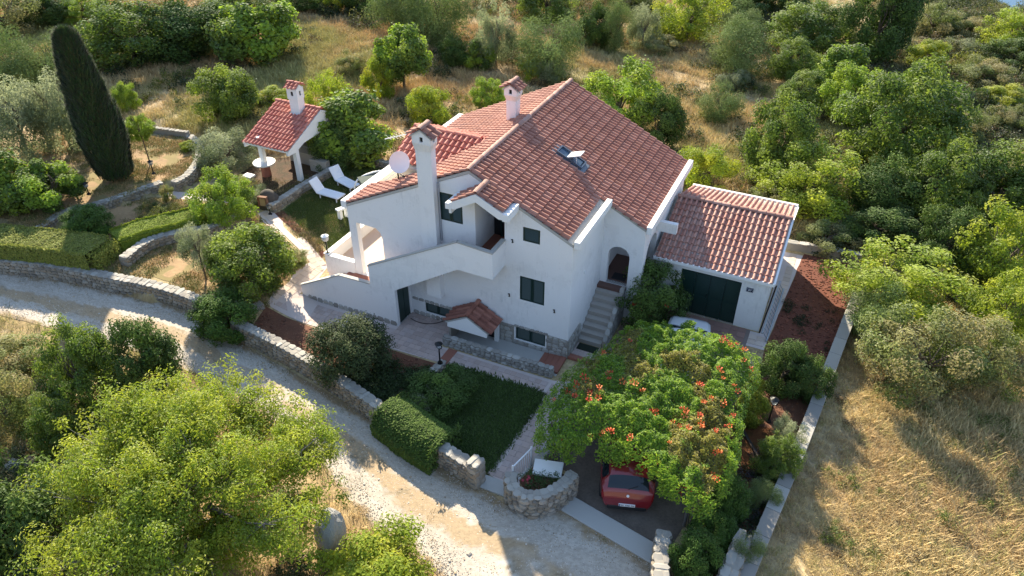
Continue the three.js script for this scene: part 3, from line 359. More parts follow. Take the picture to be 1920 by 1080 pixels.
  // ---- main roof
  const roof = mesh('roof', merge([slab([V(XR, 7.5, 0.02), V(0, yR(0) - .1, .02), V(0, yR(0) - .1, ZB), V(XR, 7.5, ZB)], .12), slab([V(0.001, yR(0) - .1, -3.58), V(1.75, yR(1.75) - .1, -3.58), V(1.75, yR(1.75) - .1, ZB), V(0.001, yR(0) - .1, ZB)], .12), ...[[XR, -7.0, .02, ZB], [-7.001, -10.02, .02, -1.7], [-7.001, -10.02, -6.3, ZB]].map(([xa, xb, za, zb]) => slab([V(xa, yL(xa) - .1, za), V(xa, yL(xa) - .1, zb), V(xb, yL(xb) - .1, zb), V(xb, yL(xb) - .1, za)], .12))]), M.concrete, H);
  const dR = V(1, -.496, 0).normalize(), dL = V(-1, -.47, 0).normalize(), aB = V(0, 0, -1), sR = Math.hypot(1, .496), sL = Math.hypot(1, .47);
  const R0 = V(XR, 7.53, .04), L0 = V(XR, 7.53, .04), Lz = .04 - ZB + .04;
  const tiles = [...tileField(R0, aB, dR, Lz, 5.92 * sR, clayHouse, (x, z) => (x < -.30 || z < -3.56) && !(x > -2.62 && x < -1.25 && z < -4.25 && z > -4.85)),
    ...tileField(V(-3.46, 7.16, .93), aB, dR, .88, 1.02 * sR, clayHouse), ...tileField(V(-3.46, 7.16, .93), aB, V(-1, -.6, 0).normalize(), .92, 1.1, clayHouse)];
  const dorm = (z) => 7.08 - .43 * Math.abs(z + 3.45);
  const left = tileField(L0, aB, dL, Lz, 5.84 * sL, clayHouse, (x, z) => !(x < -8.7 && z < -1.65 && z > -6.2) && !(dorm(z) > yL(x) + .02 && x > -8.9 && Math.abs(z + 3.45) < 1.9) && !(x < -7.0 && z < -1.65 && z > -5.4));
  const dz1 = V(0, -.43, 1).normalize(), dz2 = V(0, -.43, -1).normalize(), dm = [...tileField(V(-5.2, 7.12, -3.45), V(-1, 0, 0), dz1, 3.5, 2.0, clayRed, (x, z) => dorm(z) > yL(x) - .12), ...tileField(V(-5.2, 7.12, -3.45), V(-1, 0, 0), dz2, 3.5, 2.0, clayRed, (x, z) => dorm(z) > yL(x) - .12)];
  layTiles(roof, tiles.concat(left, dm), 300);
  ridgeRow(roof, V(XR, 7.56, .06), V(XR, 7.56, ZB - .03)); ridgeRow(roof, V(-3.46, 7.2, .95), V(-3.46, 7.2, .02), clayRidge, 1.1); ridgeRow(roof, V(-5.5, 7.13, -3.45), V(-8.6, 7.13, -3.45), clayRed);
  mesh('porch_roof_deck', merge([slab([V(-3.46, 7.1, .9), V(-2.42, 6.58, .9), V(-2.42, 6.58, 0.03), V(-3.46, 7.1, 0.03)], .1), slab([V(-3.46, 7.1, .9), V(-3.46, 7.1, .03), V(-4.5, 6.48, .03), V(-4.5, 6.48, .9)], .1)]), M.whiteClean, H);
  { const pg = wallShape([[-4.6, 6.32], [-4.6, 6.52], [-3.46, 7.14], [-2.3, 6.56], [-2.3, 6.34], [-2.55, 6.34], [-3.46, 6.82], [-4.35, 6.32]], [], .1); pg.translate(0, 0, .84); wmesh('porch_gable', pg, H, M.whiteClean); }
  mesh('eave_beam', merge([rbox(-4.72, -4.48, 6.28, 6.53, .0, .96, .015), rbox(-2.4, -2.16, 6.3, 6.60, .0, .96, .015), box(-4.6, -4.5, 6.1, 6.28, .4, .9), box(-2.36, -2.28, 6.05, 6.3, .55, .62)]), M.whiteClean, H);
  mesh('eave_beam', merge([rbox(.045, .27, yR(0) - .24, yR(0) + .06, -3.58, .06, .02), rbox(1.77, 1.99, yR(1.75) - .28, yR(1.75) + .06, ZB - .1, -3.52, .02), rbox(-10.28, -10.02, yL(-10.1) - .26, yL(-10.1) + .07, ZB - .05, .06, .02)]), M.whiteClean, H);
  mesh('verge_strip', merge([slab([V(XR, 7.52, ZB - .12), V(XR, 7.52, ZB), V(1.9, yR(1.9) - .06, ZB), V(1.9, yR(1.9) - .06, ZB - .12)], .16), slab([V(XR, 7.52, ZB), V(XR, 7.52, ZB - .12), V(-10.2, yL(-10.2) - .02, ZB - .12), V(-10.2, yL(-10.2) - .02, ZB)], .16)]), M.whiteClean, H);
  // roof terrace beside the dormer
  mesh('roof_terrace', merge([box(-10.02, -7.0, 4.35, 4.5, -6.3, -1.72), box(-7.0, -6.85, 4.5, 6.2, -5.3, -1.72)]), M.cream, H); wmesh('dormer_wall', merge([box(-8.7, -7.01, 4.5, 6.25, -5.1, -2.3)]), H, M.cream); mesh('terrace_parapet', box(-10.02, -9.85, 4.5, 4.86, -6.3, -1.72), M.whiteClean, H); mesh('dormer_deck', merge([slab([V(-6.2, 7.02, -3.45), V(-8.72, 7.02, -3.45), V(-8.72, 6.2, -1.5), V(-7.4, 6.2, -1.5)], .08), slab([V(-6.2, 7.02, -3.45), V(-7.4, 6.2, -5.4), V(-8.72, 6.2, -5.4), V(-8.72, 7.02, -3.45)], .08)]), M.concrete, H);
  // skylight with its flap tilted open
  { const n = V(.445, .9, 0).normalize(), S = new THREE.Group(); S.name = 'skylight'; H.add(S); S.position.set(-1.93, yR(-1.93) + .03, -4.55); S.rotation.z = -Math.atan(.496);
    mesh('frame', merge([box(-.62, .62, -.06, .09, -.3, -.24), box(-.62, .62, -.06, .09, .24, .3), box(-.62, -.56, -.06, .09, -.24, .24), box(.56, .62, -.06, .09, -.24, .24)]), std(.12, .15, .19, .35, { metalness: .5 }), S);
    mesh('flashing', box(-.8, .8, -.08, -.02, -.38, .38), std(.16, .18, .21, .5, { metalness: .4 }), S); mesh('pane', box(-.55, -.1, .0, .02, -.24, .24), std(.05, .09, .14, .08), S);
    const fl = mesh('sash', merge([box(-.02, .56, -.02, .02, -.25, .25)]), M.whiteClean, S); fl.position.set(-.1, .09, 0); fl.rotation.z = .75; const f2 = mesh('pane', box(.08, .5, -.03, .0, -.2, .2), std(.06, .1, .15, .08), S); f2.position.set(0, .06, 0); mesh('hinge_arm', bar(V(.35, .05, .2), V(.2, .3, .22), .012), M.metalWhite, S); }
  // ---- chimneys
  const chimney = (x0, x1, z0, z1, y0, y1, hw, hh) => { const c = new THREE.Group(); c.name = 'chimney'; H.add(c); wmesh('shaft', box(x0, x1, y0, y1, z0, z1), c); const cx = (x0 + x1) / 2, cz = (z0 + z1) / 2, hz = (z1 - z0) / 2 + .07, top = y1 + hh;
    const flare = new THREE.CylinderGeometry(.7071, .7071 * (x1 - x0) / (2 * hw), hh * .45, 4, 1); flare.rotateY(Math.PI / 4); flare.scale(2 * hw, 1, 2 * hz); flare.translate(cx, y1 + hh * .225, cz);
    const shp = wallShape([[-hw, 0], [hw, 0], [hw, hh * .55], [0, hh * .55 + hw * .62], [-hw, hh * .55]], [rect(-.07, .07, hh * .12, hh * .12 + .2)], .06), shp2 = shp.clone(); shp.translate(cx, y1 + hh * .45, cz + hz - .06); shp2.translate(cx, y1 + hh * .45, cz - hz);
    const sd = wallShape([[-hz + .06, 0], [hz - .06, 0], [hz - .06, hh * .55], [-hz + .06, hh * .55]], [rect(-.06, .06, hh * .12, hh * .12 + .2)], .06), sd2 = sd.clone(); sd.rotateY(Math.PI / 2); sd.translate(cx + hw - .061, y1 + hh * .45, cz); sd2.rotateY(Math.PI / 2); sd2.translate(cx - hw + .001, y1 + hh * .45, cz);
    wmesh('cowl', merge([flare, shp, shp2, sd, sd2]), c); mesh('flue', box(cx - hw + .07, cx + hw - .07, y1 + hh * .44, y1 + hh * .9, cz - hz + .07, cz + hz - .07), M.black, c);
    const rt = mesh('cap_deck', merge([slab([V(cx, top + hw * .62, cz + hz + .05), V(cx + hw + .07, top - .05, cz + hz + .05), V(cx + hw + .07, top - .05, cz - hz - .05), V(cx, top + hw * .62, cz - hz - .05)], .05), slab([V(cx, top + hw * .62, cz + hz + .05), V(cx, top + hw * .62, cz - hz - .05), V(cx - hw - .07, top - .05, cz - hz - .05), V(cx - hw - .07, top - .05, cz + hz + .05)], .05)]), M.concrete, c);
    for (const s of [-1, 1]) for (const t of tileField(V(cx, top + hw * .62 + .03, cz + hz + .07), aB, V(s * (hw + .1), -hw * .62 - .05, 0).normalize(), 2 * hz + .14, (hw + .1) * 1.22, clayHouse, () => true, .25, .3)) mesh('roof_tile', t.tile, t.mat, rt).applyMatrix4(t.m4);
    ridgeRow(rt, V(cx, top + hw * .62 + .05, cz + hz + .09), V(cx, top + hw * .62 + .05, cz - hz - .09), clayRidge, 1.05); return c; };
  chimney(-6.22, -5.56, .002, .34, 1.5, 8.1, .39, .6); chimney(-5.43, -4.98, -6.22, -5.78, 6.2, 7.95, .30, .55);
  { const g = bar(V(-5.5, 6.75, .06), V(-5.5, 4.2, .06), .035); mesh('downpipe', g, std(.35, .36, .38, .5), H); }
  // ---- little gabled canopy over the basement stair
  { const c = new THREE.Group(); c.name = 'canopy'; H.add(c); const xr = -3.94, ya = 1.62, zf = 1.12; const deck = mesh('roof_deck', merge([slab([V(xr, ya, zf), V(-2.98, 1.06, zf), V(-2.98, 1.06, .06), V(xr, ya, .06)], .07), slab([V(xr, ya, zf), V(xr, ya, .06), V(-4.95, 1.06, .06), V(-4.95, 1.06, zf)], .07)]), M.concrete, c);
    for (const s of [-1, 1]) for (const t of tileField(V(xr, ya + .04, zf + .03), aB, V(s * 1, -.57, 0).normalize(), zf - .02, 1.18, clayBrown)) mesh('roof_tile', t.tile, t.mat, deck).applyMatrix4(t.m4);
    ridgeRow(deck, V(xr, ya + .07, zf + .04), V(xr, ya + .07, .04), clayBrown, .9);
    const gb = wallShape([[-4.86, .82], [-3.06, .82], [-3.06, 1.02], [xr, 1.54], [-4.86, 1.02]], [], .08); gb.translate(0, 0, zf - .09); wmesh('gable', gb, c, M.whiteClean); mesh('post', box(-3.14, -2.98, 0, 1.0, .1, .26), M.whiteClean, c); mesh('opening_shade', box(-4.8, -3.2, .02, .9, .03, .07), M.black, c); wmesh('side_wall', box(-4.86, -4.78, .02, .82, .08, 1.0), c, M.mortar); }  // black panel stands in for the shade inside the stair opening
  for (let i = 0; i < 4; i++) mesh('step', rbox(-.95 + i * .24, -.72 + i * .24, -.02, .05 + .02 * i, .06, 1.05, .01), M.terracotta, H);
}
tag(mesh('corner_step', rbox(-.02, 1.05, .0, .14, -.22, .02, .015), M.terracotta), 'red brick step at the house corner below the outdoor stairs', 'step');
tag(mesh('paving_band', rbox(-4.62, -4.22, -.01, .045, 1.5, 2.5, .01), M.terracotta), 'red brick band crossing the walk by the dark lamp', 'paving strip');
tag(mesh('doormat', rbox(.12, .98, .005, .05, -1.12, -.72, .01), std(.012, .02, .012, .95)), 'dark green mat lying at the foot of the outdoor stairs', 'doormat');
tag(mesh('doormat', rbox(.4, 1.0, 1.585, 1.61, -4.45, -3.95, .008), std(.02, .02, .022, .95)), 'black mat on the porch floor under the arch', 'doormat');

// ------------------------------------------------------------------ garage
{
  const G = thing('garage', 'single storey white garage with tiled roof joined to the right of the house', 'garage', [0, 0, 0]);
  const x0 = 2.0, x1 = 6.72, zf = -5.05, zb = -11.5, er = 2.62, zr = -8.35, yr = 3.82, eb = 2.72;
  const fr = wallShape(rect(x0, x1, 0, er - .08), [rect(3.12, 5.64, 0, 2.22)], .22); fr.translate(0, 0, zf - .22); wmesh('wall', fr, G);
  const sd = wallShape([[zb, 0], [zf - .22, 0], [zf - .22, er - .1], [zr, yr - .18], [zb, eb - .1]], [], .22), sd2 = sd.clone(); sd.rotateY(-Math.PI / 2); sd.translate(x1, 0, 0); wmesh('wall', sd, G); sd2.rotateY(-Math.PI / 2); sd2.translate(x0 + .22, 0, 0); wmesh('wall', sd2, G); wmesh('wall', box(x0 + .22, x1 - .22, 0, eb - .1, zb, zb + .2), G);
  const door = new THREE.Group(); door.name = 'garage_door'; G.add(door);
  for (let k = 0; k < 4; k++) { const a = 3.13 + k * .628, b = a + .615; mesh('panel', merge([box(a, b, .02, 2.2, zf - .14, zf - .1), box(a + .07, b - .07, .12, 1.0, zf - .1, zf - .085), box(a + .07, b - .07, 1.1, 2.1, zf - .1, zf - .085)]), M.shutter, door); } mesh('handle', box(4.3, 4.33, 1.0, 1.16, zf - .1, zf - .05), M.metalDark, door);
  const roof = mesh('roof', merge([slab([V(x0 - .1, yr - .08, zr), V(x0 - .1, er - .04, zf + .12), V(x1 + .12, er - .04, zf + .12), V(x1 + .12, yr - .08, zr)], .1), slab([V(x0 - .1, yr - .08, zr), V(x1 + .12, yr - .08, zr), V(x1 + .12, eb, zb - .15), V(x0 - .1, eb, zb - .15)], .1)]), M.concrete, G);
  const df = V(0, er - yr, zf + .12 - zr), db = V(0, eb - yr, zb - .15 - zr), GT = makeTile(.235, .42, .085);
  const tl = [...tileField(V(x0 - .08, yr - .04, zr), V(1, 0, 0), df.clone().normalize(), x1 - x0 + .18, df.length(), clayGarage, (x, z) => true, .235, .37, GT), ...tileField(V(x0 - .08, yr - .04, zr), V(1, 0, 0), db.clone().normalize(), x1 - x0 + .18, db.length(), clayGarage, () => true, .235, .37, GT)];
  layTiles(roof, tl, 300); ridgeRow(roof, V(x0 - .1, yr + .0, zr), V(x1 + .14, yr + .0, zr), clayRidge);
  mesh('eave_strip', merge([rbox(x0 - .12, x1 + .16, er - .16, er - .01, zf + .1, zf + .2, .015), rbox(x0 - .1, x1 + .16, eb - .08, eb + .09, zb - .27, zb - .12, .015)]), M.whiteClean, G);
  mesh('verge_strip', merge([slab([V(x1 + .12, yr - .06, zr), V(x1 + .12, er - .03, zf + .12), V(x1 + .2, er - .03, zf + .12), V(x1 + .2, yr - .06, zr)], .12), slab([V(x1 + .12, yr - .06, zr), V(x1 + .2, yr - .06, zr), V(x1 + .2, eb + .02, zb - .15), V(x1 + .12, eb + .02, zb - .15)], .12)]), M.whiteClean, G);
  { const cv = document.createElement('canvas'); cv.width = 128; cv.height = 96; const c = cv.getContext('2d'); c.fillStyle = '#0e1c3a'; c.fillRect(0, 0, 128, 96); c.strokeStyle = '#dfe6ee'; c.lineWidth = 4; c.strokeRect(5, 5, 118, 86); c.fillStyle = '#e8edf2'; c.font = 'bold 64px sans-serif'; c.textAlign = 'center'; c.textBaseline = 'middle'; c.fillText('47', 64, 50); const t = new THREE.CanvasTexture(cv); t.colorSpace = THREE.SRGBColorSpace;
    const pl = mesh('number_plate', box(5.86, 6.14, 1.86, 2.06, zf, zf + .02), std(.006, .012, .04, .4), G); const f = new THREE.PlaneGeometry(.26, .18); f.translate(6.0, 1.96, zf + .024); mesh('number', f, new THREE.MeshStandardMaterial({ map: t, roughness: .4 }), pl); }
  mesh('gutter_pipe', bar(V(x1 + .24, er - .1, zf + .1), V(x1 + .05, .0, zf + .05), .03), M.metalDark, G);
}
// satellite dish and aerial on the roof
{
  const d = thing('satellite_dish', 'white satellite dish on an arm above the roof terrace, left of the tall chimney', 'satellite dish', [-8.0, 6.58, -1.1], 0);
  const pr = []; for (let i = 0; i <= 8; i++) pr.push(new THREE.Vector2(i / 8 * .52, .12 * (i / 8) ** 2)); const g = new THREE.LatheGeometry(pr, 24); g.rotateX(Math.PI / 2 - .35); g.rotateY(1.0); g.scale(.85, .85, .85); mesh('dish', g, std(.75, .78, .82, .4, { side: THREE.DoubleSide }), d); mesh('feed_arm', bar(V(-.0, -.4, .1), V(.55, -.28, .55), .014), M.metalDark, d); mesh('receiver', bar(V(.5, -.3, .5), V(.62, -.24, .6), .045, 8), M.metalDark, d); mesh('mast', bar(V(-.12, -.05, -.05), V(-.12, -1.5, -.05), .03), M.metalDark, d);
  const a = thing('television_aerial', 'slim television aerial with short cross rods behind the satellite dish', 'aerial', [-9.7, 5.7, -4.6], 0);
  const q0 = V(-1.2, .0, .2), q1 = V(1.0, .75, -.1); mesh('boom', bar(q0, q1, .025), M.metalWhite, a); for (let i = 0; i < 13; i++) { const p = q0.clone().lerp(q1, .1 + i * .07), w = .1 + .015 * i; mesh('rod', bar(p.clone().add(V(w * .3, -w, -w)), p.clone().add(V(-w * .3, w, w)), .012, 4), M.metalWhite, a); } mesh('mast', bar(V(.3, .5, 0), V(.3, -1.2, 0), .03), M.metalDark, a);
}

// ------------------------------------------------------------------ leaves
const leafMat = (k = .35, rough = .95) => new THREE.MeshPhysicalMaterial({ color: 0xffffff, vertexColors: true, roughness: rough, transmission: k, thickness: 0, ior: 1.3, side: THREE.DoubleSide });
const LEAF = leafMat(.52), LEAFD = leafMat(.28), DRY = leafMat(.15);
class Leaves { // collects folded leaves into one mesh
  constructor(r = rnd, sp = 1.3) { this.p = []; this.c = []; this.r = r; this.sp = sp; }
  leaf(pos, out, len, wid, col, droop = .2) {
    const r = this.r, n = V(out.x + (r() - .5) * this.sp, out.y + .25 + (r() - .5) * this.sp, out.z + (r() - .5) * this.sp).normalize(), d = V(r() - .5, r() - .5 - droop, r() - .5).cross(n).normalize(), s = n.clone().cross(d), b = pos, t = pos.clone().addScaledVector(d, len).addScaledVector(n, -len * .12), m = pos.clone().addScaledVector(d, len * .5), l = m.clone().addScaledVector(s, wid * .5).addScaledVector(n, wid * .12), q = m.clone().addScaledVector(s, -wid * .5).addScaledVector(n, wid * .12);
    this.p.push(b.x, b.y, b.z, l.x, l.y, l.z, t.x, t.y, t.z, b.x, b.y, b.z, t.x, t.y, t.z, q.x, q.y, q.z); const k = .78 + .44 * r(); for (let i = 0; i < 6; i++) this.c.push(col[0] * k, col[1] * k, col[2] * k);
  }
  blade(pos, dir, len, wid, col, bend) { const s = V(dir.z, 0, -dir.x).normalize().multiplyScalar(wid), m = pos.clone().addScaledVector(dir, len * .6), t = pos.clone().addScaledVector(dir, len); t.x += bend * dir.x; t.z += bend * dir.z; t.y -= Math.abs(bend) * .5; const a = pos.clone().add(s), b = pos.clone().sub(s), c = m.clone().addScaledVector(s, .7), e = m.clone().addScaledVector(s, -.7); for (const v of [a, b, c, b, e, c, c, e, t]) this.p.push(v.x, v.y, v.z); for (let i = 0; i < 9; i++) this.c.push(...col); }
  build() { const g = new THREE.BufferGeometry(); g.setAttribute('position', new THREE.Float32BufferAttribute(this.p, 3)); g.setAttribute('color', new THREE.Float32BufferAttribute(this.c, 3)); g.computeVertexNormals(); return g; }
}
const pick = (pal, r) => pal[Math.floor(r() * pal.length)];
const ball = (r) => { for (;;) { const v = V(r() * 2 - 1, r() * 2 - 1, r() * 2 - 1), l = v.length(); if (l < 1 && l > .05) return v; } };
// a crown of unit radius: leafy clumps spread through the shell and the inside
function crown(seed, { n = 5600, clumps = 46, cr = [.2, .36], leaf = .075, asp = .55, pal, spiky = 0, flat = .0, shell = .62, droop = .2, wild = .16 }) {
  const r = mulberry(seed), L = new Leaves(r), C = []; let guard = 0;
  while (C.length < clumps && guard++ < 4000) { const v = ball(r), l = v.length(); v.normalize().multiplyScalar(shell + (.82 - shell) * Math.sqrt(l)); if (r() < .22) v.multiplyScalar(.55); if (v.y < -.8 + flat) continue; v.multiplyScalar(1 + (r() - .4) * wild * 1.6); const R = rr(...cr, r); C.push({ v, R, k: pick(pal, r), tone: .85 + .3 * r() }); }
  const tot = C.reduce((a, c) => a + c.R * c.R, 0);
  for (const c of C) { const m = Math.round(n * c.R * c.R / tot); for (let i = 0; i < m; i++) { const o = ball(r).normalize(); const q = .55 + .5 * r(); if (spiky && r() < spiky) o.y = Math.abs(o.y) * 1.4; const p = c.v.clone().addScaledVector(o, c.R * q * (r() < .06 ? 1.3 : 1)); const out = o.clone().addScaledVector(c.v, .6).normalize(), col = c.k.map((x) => x * c.tone); L.leaf(p, out, leaf * rr(.7, 1.35, r), leaf * asp * rr(.8, 1.2, r), col, droop); } }
  return L.build();
}
const PAL = {
  oak: [[0.158, 0.230, 0.029], [0.125, 0.199, 0.026], [0.200, 0.270, 0.034], [0.106, 0.170, 0.022]],
  bright: [[0.275, 0.390, 0.035], [0.229, 0.340, 0.031], [0.332, 0.422, 0.041], [0.196, 0.287, 0.027]],
  locust: [[0.332, 0.397, 0.027], [0.283, 0.364, 0.026], [0.388, 0.432, 0.037], [0.224, 0.305, 0.023]],
  lime: [[0.308, 0.363, 0.018], [0.253, 0.332, 0.018], [0.364, 0.387, 0.023]],
  olive: [[0.271, 0.315, 0.162], [0.227, 0.271, 0.131], [0.325, 0.361, 0.199], [0.180, 0.227, 0.100]],
  soft: [[0.193, 0.260, 0.077], [0.158, 0.226, 0.063], [0.226, 0.283, 0.086], [0.136, 0.193, 0.055]],
  dark: [[0.072, 0.122, 0.022], [0.056, 0.102, 0.019], [0.101, 0.161, 0.026], [0.081, 0.134, 0.029]],
  bramble: [[0.223, 0.251, 0.072], [0.190, 0.237, 0.059], [0.269, 0.262, 0.091], [0.168, 0.215, 0.049], [0.314, 0.276, 0.107]],
  cypress: [[0.048, 0.076, 0.024], [0.059, 0.091, 0.030], [0.039, 0.064, 0.023]],
};
const CR = {}; const mk = (k, n, o) => { CR[k] = Array.from({ length: n }, (_, i) => crown(1000 + k.length * 77 + k.charCodeAt(0) * 13 + i * 331, o)); };
mk('oak', 3, { pal: PAL.oak, n: 17000, clumps: 95, leaf: .068, cr: [.1, .27], wild: .3 });
mk('bright', 2, { pal: PAL.bright, n: 16000, clumps: 80, leaf: .072, cr: [.1, .28], wild: .3 });
mk('fig', 2, { pal: [...PAL.bright, ...PAL.oak], n: 9500, clumps: 40, leaf: .108, asp: .8, cr: [.2, .36] });
mk('locust', 2, { pal: PAL.locust, n: 13000, clumps: 95, leaf: .068, asp: .5, cr: [.1, .25], wild: .28 });
mk('lime', 2, { pal: PAL.lime, n: 13000, clumps: 40, leaf: .07, asp: .6, cr: [.18, .32], wild: .3 });
mk('olive', 2, { pal: PAL.olive, n: 10500, clumps: 44, leaf: .085, asp: .3, cr: [.2, .34], wild: .22 });
mk('soft', 3, { pal: PAL.soft, n: 14000, clumps: 30, leaf: .078, asp: .26, cr: [.3, .46], spiky: .7, wild: .1 });
mk('dark', 3, { pal: PAL.dark, n: 17000, clumps: 85, leaf: .07, cr: [.11, .3], wild: .25 });
mk('bramble', 3, { pal: PAL.bramble, n: 14000, clumps: 46, leaf: .062, cr: [.18, .32], wild: .3 });
mk('bushy', 1, { pal: [[.19, .26, .028], [.15, .22, .025], [.23, .30, .033], [.12, .18, .022]], n: 18000, clumps: 80, leaf: .075, cr: [.2, .27], shell: .7, wild: .08 });
mk('bushdark', 1, { pal: [[.06, .085, .03], [.05, .075, .024], [.075, .10, .035], [.045, .065, .02]], n: 20000, clumps: 90, leaf: .062, cr: [.2, .26], shell: .72, wild: .05 });
mk('ball', 1, { pal: [[.075, .14, .02], [.09, .16, .022], [.06, .115, .018]], n: 17000, clumps: 80, leaf: .072, cr: [.2, .26], shell: .74, wild: 0 });
mk('yellowball', 1, { pal: [[.19, .23, .02], [.22, .25, .022], [.16, .20, .02]], n: 14000, clumps: 80, leaf: .075, cr: [.2, .26], shell: .74, wild: 0 });
const limbGeo = (seed) => { const r = mulberry(seed), l = [bar(V(0, -1.25, 0), V(.02, -.25, .01), .075, 7, .055)]; for (let i = 0; i < 7; i++) { const a = r() * 6.28, q = V(Math.cos(a) * .45, rr(.0, .45, r), Math.sin(a) * .45), s = V(0, rr(-.5, -.2, r), 0); l.push(bar(s, q, .04, 5, .018)); for (let k = 0; k < 2; k++) l.push(bar(q.clone().lerp(s, .2 * k), q.clone().add(V((r() - .5) * .6, .25 + r() * .2, (r() - .5) * .6)), .016, 4, .007)); } return merge(l); };
const LIMB = [limbGeo(1), limbGeo(2), limbGeo(3)];
const NAMES = { oak: 'broadleaf_tree', bright: 'broadleaf_tree', fig: 'fig_tree', locust: 'locust_tree', lime: 'leafy_shrub', olive: 'olive_tree', soft: 'juniper_bush', dark: 'evergreen_tree', bramble: 'bramble_bush', bushy: 'rounded_bush', bushdark: 'evergreen_bush', ball: 'clipped_bush', yellowball: 'clipped_bush' };
const CAT = { oak: 'tree', bright: 'tree', fig: 'tree', locust: 'tree', lime: 'shrub', olive: 'tree', soft: 'bush', dark: 'tree', bramble: 'bush', bushy: 'bush', bushdark: 'bush', ball: 'bush', yellowball: 'bush' };
// x0 y0 x1 y1: where the crown stands in the survey photograph; lift: clear trunk under it in metres
function plant(x0, y0, x1, y1, kind, label, o = {}) {
  const { lift = 0, mat = LEAF, name = NAMES[kind], cat = CAT[kind], sq = 1 } = o, cx = (x0 + x1) / 2, cy = (y0 + y1) / 2; let h = heightAt(0, 0), P, R, B;
  let yc = 1.5;
  for (let i = 0; i < 12; i++) { P = atY(cx, cy, yc); const dist = P.clone().sub(EYE), dep = dist.dot(FWD), ph = Math.asin(-dist.y / dist.length()); R = (x1 - x0) / 2 * dep / FPX; const hv = (y1 - y0) / 2 * dep / FPX; B = clamp(Math.sqrt(Math.max(.01, hv * hv - (R * Math.sin(ph)) ** 2)) / Math.cos(ph), .5 * R, 1.9 * R) * sq; yc = heightAt(P.x, P.z) + lift + B * .9; }
  const t = thing(name, label, cat, [P.x, heightAt(P.x, P.z), P.z], rnd() * 6.28); const gi = Math.floor(rnd() * CR[kind].length);
  const c = mesh('crown', CR[kind][gi], mat, t); c.position.y = lift + B * .9; c.scale.set(R * 1.1, B * 1.1, R * 1.1);
  const tr = mesh('trunk', LIMB[Math.floor(rnd() * 3)], M.trunk, t); tr.position.y = lift + B * .9; const tk = (lift + B * .9 + .1) / 1.25; tr.scale.set(R * .8, tk, R * .8); return t;
}
const NOTR = {};
